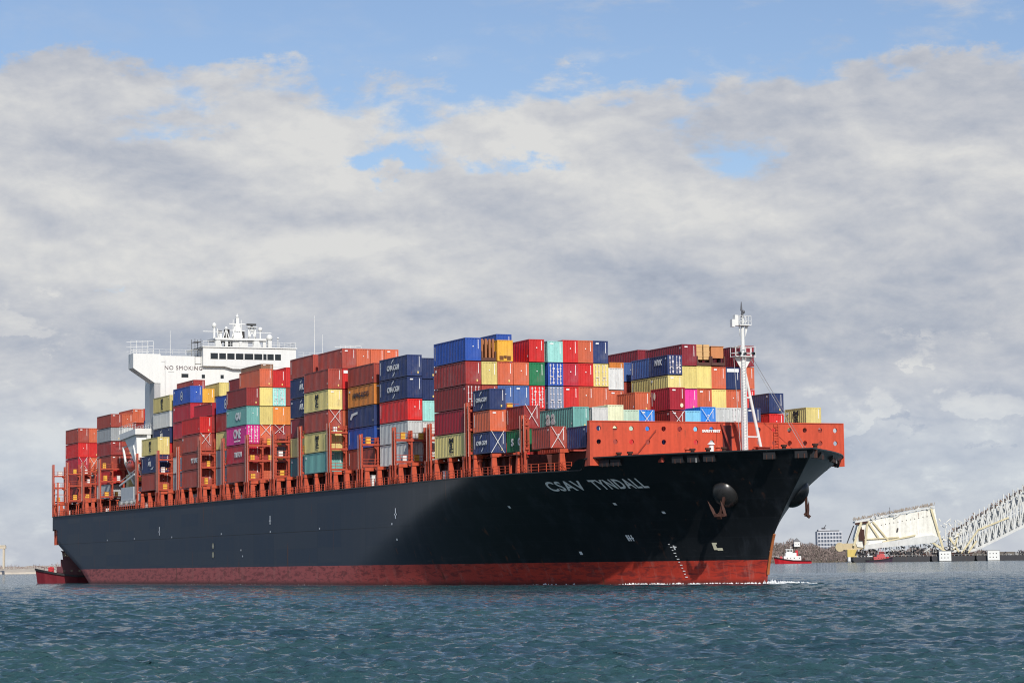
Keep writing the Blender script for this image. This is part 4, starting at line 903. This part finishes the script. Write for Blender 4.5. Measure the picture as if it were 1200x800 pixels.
# flat racks with cargo on the top tier of the tallest block
def flatrack(X, row, tier, label, build, L=6.06):
    y = row_y(row); z = ZB+tier*T; t = thing('flat_rack', label, 'flat rack', (X, y, z), 'cargo flat racks on the top tier')
    mb = MB(); mb.box(-L, 0, .05, 2.39, 0, .45); 
    for x in (-L, -.2):
        for yy in (.05, 2.19): mb.box(x, x+.2, yy, yy+.2, .45, 1.4)
    mb.build('base_frame', mat('dark_brown_frame', (.09, .035, .025), .7, streak=.3), t); build(t); return t
def crates(t):
    for x, y, c in ((-.4, .2, 1), (-.4, 1.4, 1), (-3.2, .2, 1), (-3.2, 1.4, 1)):
        mb = MB(); mb.box(x-2.4, x, y, y+.98, .9, 3.15); 
        for zz in (1.3, 2.0, 2.8): mb.box(x-2.45, x+.03, y-.03, y+1.01, zz, zz+.12)
        mb.build('crate', mat('tan_crate', (.62, .38, .16), .6, streak=.2), t)
def cab(t):
    mb = MB(); mb.box(-5.4, -.3, .2, 2.25, 1.15, 2.85); mb.box(-5.5, -.2, .1, 2.35, 2.85, 2.95); mb.build('cargo_body', mat('tan_orange_body', (.56, .22, .08), .5, streak=.2), t)
    mb = MB()
    for y in (.5, 1.9): mb.tube((-1.2, y-.15, .85), (-1.2, y+.15, .85), .38); mb.tube((-4.4, y-.15, .85), (-4.4, y+.15, .85), .38)
    mb.build('wheel', BLACK, t)
def slats(t):
    mb = MB()
    for x in (-5.6, -4.4, -3.2, -2.0, -.8):
        for y in (.25, .85, 1.45, 2.0): mb.box(x, x+.35, y, y+.28, .45, 3.2)
    mb.build('timber_bundle', mat('brown_timber', (.34, .13, .05), .7, streak=.4), t)
flatrack(0, 15, 4, 'flat rack with stacked tan crates beside the maroon container on top', crates)
flatrack(0, 16, 4, 'flat rack carrying a tan orange vehicle body, top tier behind the foremast', cab)
flatrack(-.2, 1, 4, 'flat rack with brown upright timber bundles beside the blue top corner container', slats)
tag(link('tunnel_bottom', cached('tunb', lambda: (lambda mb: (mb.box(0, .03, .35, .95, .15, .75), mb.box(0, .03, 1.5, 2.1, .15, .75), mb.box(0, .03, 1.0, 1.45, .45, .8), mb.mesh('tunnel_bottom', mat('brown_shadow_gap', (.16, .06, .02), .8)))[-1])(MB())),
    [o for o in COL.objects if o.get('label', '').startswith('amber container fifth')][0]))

# ------------------------------------------------------------------ foam along the waterline
def foam():
    r = random.Random(5); mb = MB()
    def blob(X, off, w, l, h_):
        y = YC-half(min(X, 43.9), .05)-off
        vs = []; n = 9; hx = X
        for i in range(n):
            a = 6.283*i/n; rr = .7+.5*r.random(); vs.append((hx+l*rr*math.cos(a), y+w*rr*math.sin(a), -.15+.1*r.random()))
        vs.append((hx, y, h_)); mb.add(vs, [(i, (i+1) % n, n) for i in range(n)])
    X = 44.3
    while X > -140:
        big = 1.0 if X > 22 else (1.1 if 2 < X < 12 else .22)
        dens = .10 if X > 20 else (.6 if 2 < X < 12 else 1.7)
        if r.random() < (1 if X > 22 else .75): blob(X, .1+r.random()**2*(2.2 if X > 22 else 1.2), .10+.22*r.random()*big, .15+.55*r.random()**2, (.05+.20*r.random()**1.5)*big+.02)
        X -= dens*(.4+r.random())
    for i in range(420):
        u = r.random(); blob(44.6+u*6, -(1.4)*u*3+r.random()*1.2-.3, .14, .12+.4*r.random()**2, .04+.7*(1-u)*r.random()**2)
    M = mat('foam', (.82, .84, .84), .8, streak=.05, grain=.15)
    o = mb.build('foam', M); tag(o, kind='stuff', label='white foam curling along the red waterline of the ship')
foam()

# ------------------------------------------------------------------ the far shore, boats and wreck
G0 = Vector((CAM.x, CAM.y, 0))
def far(l, d, z=0.0): return G0+hf*d+hr*l+Vector((0, 0, z))
FR = math.atan2(hr.y, hr.x)          # far things: local x runs along the shore to the right, y away from the viewer
def farthing(name, label, cat, l, d, group=None):
    t = thing(name, label, cat, far(l, d), group); t.rotation_euler = (0, 0, FR); return t
def farmesh(mb, name, matl, l, d, kind=None):
    o = mb.build(name, matl); o.location = far(l, d); o.rotation_euler = (0, 0, FR)
    if kind: tag(o, kind=kind)
    return o
EARTH = mat('winter_ground', (.16, .13, .09), .9, streak=.1, grain=.3, scale=.05)
SAND = mat('pale_shore', (.50, .44, .36), .9, streak=.1, grain=.3, scale=.05)
def ridge(name, l0, l1, d, depth, hfun, matl, n=80):
    mb = MB(); v = []
    for i in range(n+1):
        l = l0+(l1-l0)*i/n; h_ = hfun(l); v += [(l, 0, -1.0), (l, 3, min(1.6, h_)), (l, depth*.35, h_), (l, depth, h_*1.02), (l, depth+60, -1)]
    mb.add(v, [(i*5+j, (i+1)*5+j, (i+1)*5+j+1, i*5+j+1) for i in range(n) for j in range(4)])
    return farmesh(mb, name, matl, 0, d, 'structure')
ridge('right_shore', 300, 1600, 3500, 260, lambda l: 9+9*math.exp(-((l-430)/90)**2)+2*math.sin(l*.03)+1.2*math.sin(l*.11), EARTH)
ridge('left_shore', -900, -330, 2400, 200, lambda l: 6.3+.8*math.sin(l*.05)+.5*math.sin(l*.21)+.3*math.sin(l*.5), SAND)
def scrub(name, l0, l1, d, hf_, n, cols, seed, z0=1.5, label='', sz=(1.0, 2.6)):
    r = random.Random(seed); mb = MB()
    for i in range(n):
        l = l0+(l1-l0)*r.random(); top = hf_(l)*(.75+.35*r.random()); z = z0+(top-z0)*r.random()**.7; y = 2+60*z/30+r.random()*15
        s = sz[0]+(sz[1]-sz[0])*r.random(); mb.cur = r.randrange(len(cols))
        a = Vector((r.uniform(-.5, .5), r.uniform(-.6, .6), r.uniform(.6, 1.4))).normalized()*s; c = Vector((r.uniform(-1, 1), r.uniform(-1, 1), r.uniform(-.3, .3))).normalized()*s*.35; p = Vector((l, y, z))
        mb.add([p-a, p+c, p+a, p-c], [(0, 1, 2, 3)])
        if r.random() < .12: mb.add([(l-.25, y, z-5), (l+.25, y, z-5), (l+.08, y, z+2.5*s*.6), (l-.08, y, z+2.5*s*.6)], [(0, 1, 2, 3)])
    o = mb.mesh(name, cols); ob = link(name, o, None, far(0, d)); ob.rotation_euler = (0, 0, FR); tag(ob, kind='stuff', label=label); return ob
WC = [mat('bare_twig_a', (.27, .205, .185), .9), mat('bare_twig_b', (.22, .165, .15), .9), mat('bare_twig_c', (.31, .25, .22), .9), mat('evergreen_scrub', (.13, .115, .095), .9)]  # twig tones lightened so the colour carries the distant haze
scrub('shore_wood', 330, 600, 3490, lambda l: 14+13*math.exp(-((l-395)/55)**2)+3*math.sin(l*.07)+2*math.sin(l*.23), 44000, WC, 3, label='leafless brown wood covering the far right shore', sz=(.7, 1.7))
scrub('shore_wood', 540, 900, 3620, lambda l: 12+3*math.sin(l*.06), 7000, WC, 4, label='low leafless wood behind the wrecked bridge and barges')
scrub('shore_scrub', -760, -360, 2420, lambda l: 8.5+1.2*math.sin(l*.07)+1.0*math.sin(l*.31), 2600, WC[:3], 5, z0=5.5, label='dry brown scrub along the top of the left shore', sz=(.4, 1.0))
# pale pier at the left edge
pr = farthing('bridge_pier', 'pale beige pier standing at the left edge of the shore', 'pier', -483, 2390)
mb = MB(); mb.box(-3.4, -1.6, 0, 3, 5, 24); mb.box(1.6, 3.4, 0, 3, 5, 24); mb.build('leg', mat('beige_concrete', (.55, .47, .36), .8), pr)
mb = MB(); mb.box(-9, 4.4, -.5, 3.5, 24, 26.5); mb.box(-9, 4.0, -.7, 3.7, 26.5, 27.2); mb.build('cap_beam', mat('beige_concrete', (.55, .47, .36), .8), pr)
# office block
ofc = farthing('office_building', 'white office block with a grid of dark windows above the shore', 'building', 440, 3560)
mb = MB(); mb.box(-16, 19, 0, 24, 5, 43); mb.box(-14, 2, 2, 20, 43, 46); mb.build('wall', mat('pale_office_concrete', (.56, .57, .60), .7, scale=.1), ofc)
mb = MB(); mb.box(-14.5, 15, 1, 20, 43.1, 44.4); mb.box(-9, -4, 3, 8, 44.4, 48.5); mb.tube((-6, 5, 48), (-3, 5, 52), .5); mb.build('roof_plant', mat('dark_roof_plant', (.08, .08, .09), .7), ofc)
for i in range(8):
    for j in range(6):
        mb = MB(); x = -15+i*4.25; z = 13+j*5.0; mb.box(x, x+3.1, -.12, .05, z, z+3.2); mb.build('window', mat('office_glass', (.09, .11, .15), .3), ofc)
hs = farthing('house', 'small white house with grey roof on the wooded hill', 'house', 392, 3530)
mb = MB(); mb.box(-4, 4, 0, 8, 22, 29); mb.build('wall', WHITE, hs)
mb = MB(); mb.prism([(-5, 29), (5, 29), (0, 34)], 'y', -.5, 8.5); mb.build('roof', mat('grey_slate', (.2, .2, .21), .8), hs)
for x in (-1.6, 1.8):
    mb = MB(); mb.box(x-.35, x+.35, -.1, .02, 24.8, 26); mb.build('window', GLASS, hs)
for l, w_, h_, c in ((487, 9, 6, 'WH'), (505, 12, 7, 'GR'), (463, 7, 5, 'WH')):
    sh_ = farthing('shed', {487: 'low white shed on the shore below the office block', 505: 'long grey shed near the crane barge', 463: 'small pale shed at the water left of the crane barge'}[l], 'shed', l, 3480)
    mb = MB(); mb.box(-w_, w_, 0, 10, 1, 2.5+h_); mb.build('wall', WHITE if c == 'WH' else mat('shed_grey', (.3, .31, .33), .7), sh_)
    mb = MB(); mb.prism([(-w_-.6, 2.5+h_), (w_+.6, 2.5+h_), (0, 5.5+h_)], 'y', -.5, 10.5); mb.build('roof', mat('pale_roof', (.6, .6, .6), .6), sh_)

def tug(name, label, l, d, s, flip, hullc, deckc, turn=0):
    t = farthing(name, label, 'tugboat', l, d); t.rotation_euler = (0, 0, FR+(math.pi if flip else 0)+turn); t.scale = (s, s, s)
    mb = MB(); secs = [(-16, 4.2, 2.6, 0), (-13, 5, 2.6, 0), (0, 5.2, 2.9, 0), (8, 4.8, 4.0, 0), (13, 3.2, 5.0, .2), (16.5, .4, 5.8, .5)]
    vs = []
    for x, w, zt, o_ in secs: vs += [(x, -w, zt), (x-o_*2, -w*.8, -1), (x-o_*2, w*.8, -1), (x, w, zt)]
    n = len(secs); mb.add(vs, [(i*4+j, i*4+j+1, (i+1)*4+j+1, (i+1)*4+j) for i in range(n-1) for j in range(4) if j < 3]+[(i*4, (i+1)*4, (i+1)*4+3, i*4+3) for i in range(n-1)]+[(0, 3, 2, 1)])
    mb.build('hull', hullc, t)
    mb = MB()
    for i in range(n-1):
        a, c = secs[i], secs[i+1]
        for s_ in (-1, 1): mb.beam((a[0], s_*(a[1]+.1), a[2]-.2), (c[0], s_*(c[1]+.1), c[2]-.2), .6, .7)
    mb.build('fender', BLACK, t)
    mb = MB(); mb.box(-7, 8, -3.6, 3.6, 2.8, 6.6); mb.box(-3, 6.5, -3, 3, 6.6, 9.4); mb.build('deckhouse', deckc, t)
    mb = MB(); mb.prism([(.3, 9.4), (5.6, 9.4), (6.0, 12.4), (.1, 12.4)], 'y', -2.4, 2.4); mb.box(-.3, 6.4, -2.8, 2.8, 12.4, 12.8); w_ = mb.build('wheelhouse', deckc, t)
    mb = MB()
    for x in (.7, 2.0, 3.3, 4.5): mb.box(x, x+.9, -2.47, -2.41, 10.5, 11.9); mb.box(x, x+.9, 2.41, 2.47, 10.5, 11.9)
    link('window', mb.mesh('window', GLASS), w_)
    mb = MB(); mb.box(-4.5, -2.6, -2.4, -1.2, 6.6, 11.6); mb.box(-4.5, -2.6, 1.2, 2.4, 6.6, 11.6); mb.build('funnel', hullc, t)
    mb = MB(); mb.tube((1.5, 0, 12.8), (1.2, 0, 18), .25, .12); mb.beam((1.3, -1.6, 15.2), (1.3, 1.6, 15.2), .2); mb.box(.8, 2.4, -.4, .4, 14, 14.4); mb.build('mast', deckc, t)
    mb = MB(); mb.box(-10.5, -8.6, -1.4, 1.4, 2.8, 4.6); mb.build('towing_winch', RUST, t)
    mb = MB(); mb.box(9.2, 11.4, -1.5, 1.5, 3.4, 6.4); mb.tube((10.3, -1.9, 5.6), (10.3, 1.9, 5.6), 1.0, n=12); mb.build('bow_winch', TR, t)
    mb = MB()
    for s_ in (-1, 1):
        pr_ = None
        for x, w, zt, o_ in secs[2:]:
            p_ = Vector((x, s_*w, zt+1.3)); mb.beam((x, s_*w, zt), p_, .12)
            if pr_ is not None: mb.beam(pr_, p_, .12)
            pr_ = p_
    mb.build('railing', deckc, t)
    for x in (-5.5, -1, 2.2, 5):
        mb = MB(); mb.box(x-.4, x+.4, -3.68, -3.58, 4.4, 5.2); mb.box(x-.4, x+.4, 3.58, 3.68, 4.4, 5.2); mb.build('porthole', GLASS, t)
    return t
TR = mat('tug_red', (.50, .012, .022), .45, streak=.15)
tug('tugboat', 'red and white tugboat under way just right of the bow', 273, 2500, 1.12, True, TR, WHITE)
tug('tugboat', 'shade-darkened red tugboat half hidden behind the stern of the ship', -101.5, 590, .58, True, mat('tug_shaded_red', (.16, .012, .02), .5), mat('tug_shaded_upperworks', (.10, .015, .025), .5), .15)  # hull and upperworks colours darkened to put the tug in shadow
tug('tugboat', 'dark hulled workboat with red deckhouse alongside the left barge', 398, 2780, .9, False, mat('tug_navy', (.05, .03, .05), .5), mat('boat_pale_red', (.5, .08, .08), .5))

# barges under the wreck (distance 2800 m)
BD = 2800; CREAM = mat('cream_bridge_steel', (.76, .74, .66), .65, streak=.35, grain=.3, rust=.7, scale=.12); PALE = mat('pale_grey_steel', (.60, .60, .57), .6, streak=.3, grain=.2, rust=.35, scale=.12)
DK = mat('barge_black', (.03, .03, .035), .6, streak=.3, rust=.3, scale=.2)
for l0, l1, lab, g in ((371, 455, 'black deck barge at the left under the wreck', 1), (457, 504, 'black barge under the middle of the cream wreck', 1), (506, 590, 'long black barge under the lattice truss', 1), (592, 700, 'black barge farthest right under the truss', 1)):
    bg_ = farthing('barge', lab, 'barge', (l0+l1)/2, BD, 'work barges at the wreck'); w_ = (l1-l0)/2
    mb = MB(); mb.prism([(-w_+2, -1), (w_-2, -1), (w_, 2), (w_, 6.0), (-w_, 6.0), (-w_, 2)], 'y', -11, 11); mb.build('hull', DK, bg_)
    mb = MB()
    for x in np.arange(-w_+1, w_-1, 4.0): mb.box(x-.2, x+.2, -11.4, -11, 5.6, 7.4)
    mb.beam((-w_+1, -11.2, 7.3), (w_-1, -11.2, 7.3), .2); mb.build('rail', STEEL, bg_)
    mb = MB(); r_ = random.Random(int(l0))
    for i in range(9):
        x = r_.uniform(-w_+4, w_-5); mb.box(x, x+r_.uniform(1.5, 4), -8, -4, 6, 6+r_.uniform(1, 4))
    mb.build('deck_gear', r_.choice([STEEL, RUST]), bg_)
    mb = MB()
    for i in range(26):
        x = r_.uniform(-w_+3, w_-6); z = 6+r_.uniform(0, 3); mb.beam((x, -9, z), (x+r_.uniform(-4, 5), -7, z+r_.uniform(-.5, 4)), r_.uniform(.4, 1.8))
    tag(mb.build('deck_clutter', DK, bg_), kind='stuff')
for l, lab in ((471, 'pale boxy cabin on the barge beneath the cream wreck'), (524, 'second pale cabin on the barge at the start of the truss'), (640, 'pale cabin on the barge at the right edge')):
    c_ = farthing('site_cabin', lab, 'cabin', l, BD-16, 'pale cabins along the barges'); mb = MB(); mb.box(-6.5, 6.5, 0, 5, .5, 11); mb.build('wall', WHITE, c_)
    mb = MB(); mb.box(-7, 7, -.3, 5.3, 11, 11.6); mb.build('roof', STEEL, c_)
    for x in (-4.5, -1, 2.5):
        for z in (3.4, 7.4): mb = MB(); mb.box(x, x+1.0, -.1, .02, z, z+1.0); mb.build('window', GLASS, c_)
# the cream hull-like bridge section, tilted, on the barges
wk = farthing('wrecked_bridge_section', 'cream and rust streaked wrecked bridge section lying tilted on the barges', 'wreck', 414, BD)
def slab(pts, y0, y1, name, matl): mb = MB(); mb.prism(pts, 'y', y0, y1); return mb.build(name, matl, wk)
slab([(-41, 26), (-36, 43), (48, 58), (53, 27), (40, 22), (0, 17), (-22, 15), (-38, 17)], -8, 8, 'main_panel', CREAM)
slab([(-40, 43.0), (48, 59.0), (48, 60.6), (-40, 45)], -9, 9, 'top_flange', PALE)
slab([(-30, 14.0), (46, 20.5), (52, 26), (44, 29), (0, 23), (-30, 19)], -10.5, -8.1, 'bottom_plate', PALE)
mb = MB()
for a, c, w_ in (((-42, -9, 18), (-33, -9, 44), 2.4), ((-30, -9, 15), (-26, -9, 45), 2.0), ((-26, -9, 45), (-14, -9, 26), 1.9), ((-20, -9, 44), (-4, -9, 24), 1.7), ((-34, -9, 25), (8, -9, 27), 1.3), ((-10, -9, 22), (26, -9, 29), 1.5), ((44, -9, 58), (56, -9, 14), 2.2), ((36, -9, 27), (58, -9, 11), 2.2)): mb.beam(a, c, w_)
mb.build('bent_girder', mat('yellow_cream_steel', (.62, .54, .34), .6, streak=.3, rust=.8, scale=.15), wk)
mb = MB(); mb.box(-36, -30, -9.8, -8.4, 24, 36); mb.beam((-40, -9, 42), (-26, -9, 44), 2.2); mb.beam((-34, -9.2, 40), (-30, -9.2, 18), 1.6); mb.build('rusted_frame', RUST, wk)
mb = MB(); r_ = random.Random(9)
for i in range(260):
    x = r_.uniform(-40, 48); z = 46+(x+40)*15.5/88; a = Vector((x, r_.uniform(-8, 8), z)); mb.beam(a, a+Vector((r_.uniform(-2.5, 2.5), 0, r_.uniform(.4, 3.6))), r_.uniform(.3, .8))
tag(mb.build('twisted_debris', mat('grey_brown_debris', (.32, .27, .22), .8), wk), kind='stuff')
mb = MB(); mb.beam((0, 0, 50), (0, 0, 60), .5); mb.beam((6, -8.6, 33), (7, -8.6, 37), 1.6)
for i in range(14): x = -16+i*4.6; mb.box(x, x+.9, -8.25, -8.02, 36+.17*(x+36), 36.9+.17*(x+36))
mb.build('dark_fitting', mat('dark_fitting_paint', (.06, .05, .05), .7), wk)
mb = MB()
for i in range(24):
    x = -38+i*3.8; mb.beam((x, -6, 7), (x+r_.uniform(-3, 3), -6, 17+r_.uniform(-1, 3)), .7)
mb.build('support_stand', STEEL, wk)
for nm, mm, n_, x0_, x1_, z0_, z1_, sd in (('hanging_wreckage', PALE, 90, -40, 70, 9, 22, 1), ('dark_wreckage', DK, 80, -44, 72, 7, 15, 2), ('torn_plate', CREAM, 45, 40, 78, 14, 46, 3), ('torn_rail', PALE, 50, -38, 50, 43, 46, 4)):
    mb = MB(); r_ = random.Random(sd)
    for i in range(n_):
        x = r_.uniform(x0_, x1_); z = r_.uniform(z0_, z1_)+(max(0, (x+38))*.17 if sd == 4 else 0); a = Vector((x, r_.uniform(-11, 9), z)); d_ = Vector((r_.uniform(-6, 6), r_.uniform(-1, 1), r_.uniform(-4, 4)))
        mb.beam(a, a+d_, r_.uniform(.5, 1.1 if sd != 2 else 2.6), r_.uniform(.4, 1.6))
    tag(mb.build(nm, mm, wk), kind='stuff')
# the lattice truss rising to the right
tz = farthing('fallen_truss', 'white lattice bridge truss rising to the right edge out of the water', 'truss', 478, BD+6)
def low(x): return 9+max(0, x-26)*.47+ (0 if x > 26 else 0)
def hi(x): return 27+(x+2)*.57 if x > 4 else 27+x*.2
for yy, nm in ((-9, 'truss_chord'), (9, 'truss_chord')):
    mb = MB(); xs = list(range(2, 170, 7))
    for a, c in zip(xs, xs[1:]): mb.beam((a, yy, low(a)+2), (c, yy, low(c)+2), 2.8)
    mb.build('truss_chord', PALE, tz); mb = MB()
    for a, c in zip(xs, xs[1:]): mb.beam((a, yy, hi(a)), (c, yy, hi(c)), 2.0)
    mb.build('truss_chord', PALE, tz)
    mb = MB()
    for i, (a, c) in enumerate(zip(xs, xs[1:])):
        mb.beam((a, yy, low(a)+2), (a, yy, hi(a)), 1.4); mb.beam((a, yy, low(a)+2), (c, yy, hi(c)), 1.3); mb.beam((a, yy, hi(a)), (c, yy, low(c)+2), 1.2)
        mb.beam((a, yy, (low(a)+hi(a))/2+1), (c, yy, (low(c)+hi(c))/2+1), .6)
    mb.build('lattice_bar', PALE, tz)
mb = MB()
for a, c in (((0, -10, 26), (12, -10, 7), ), ((12, -10, 7), (32, -10, 34)), ((32, -10, 34), (66, -10, 47)), ((20, -10, 9), (30, -10, 22)), ((4, -10, 12), (10, -10, 30))): mb.beam(a, c, 1.7)
mb.build('twisted_chord', mat('yellow_cream_steel', (.62, .54, .34), .6), tz)
mb = MB()
for x in np.arange(2, 168, 1.1):
    a = Vector((x, r_.uniform(-9, 9), hi(x)+r_.uniform(0, 3))); mb.beam(a, a+Vector((r_.uniform(-3, 3), 0, r_.uniform(0, 4))), r_.uniform(.4, 1.2))
tag(mb.build('deck_debris', mat('rusty_debris', (.24, .15, .10), .8), tz), kind='stuff')
for x in np.arange(-4, 168, 5.4):
    mb = MB(); mb.box(x-.6, x+.6, -10.4, -9.4, hi(x)-1, hi(x)+8.5+r_.uniform(-1.5, 1.5)); mb.build('stringer_end', PALE, tz)
for x in np.arange(3, 166, 5.4):
    mb = MB(); mb.box(x-1.4, x+1.0, -10.0, -9.2, hi(x)-.5, hi(x)+4.2); mb.build('dark_stringer', mat('dark_fitting_paint', (.06, .05, .05), .7), tz)
# crane at the left of the wreck
cr_ = farthing('barge_crane', 'black crane boom leaning left of the cream wreck', 'crane', 370, BD-5)
mb = MB(); mb.box(-5, 5, -4, 4, 6, 14); mb.build('cab', mat('crane_yellow', (.60, .45, .12), .5), cr_)
mb = MB()
for y in (-1, 1): mb.beam((-8, y, 13), (3, y, 40), .9)
for i in range(7): mb.beam((-8+i*1.6, -1, 13+i*3.9), (-6.4+i*1.6, 1, 16.9+i*3.9), .5)
mb.build('boom', BLACK, cr_)
mb = MB(); mb.box(-16, 12, -2, 3, 14, 21); mb.tube((-13, -3, 17), (-13, 3, 17), 5, n=14); mb.build('counterweight', mat('cream_rust_machine', (.52, .42, .25), .6, rust=.7), cr_)
dup_ = [k for k, n in USED.items() if n > 1]
print('duplicate labels', dup_, 'containers', sum(USED.values()))
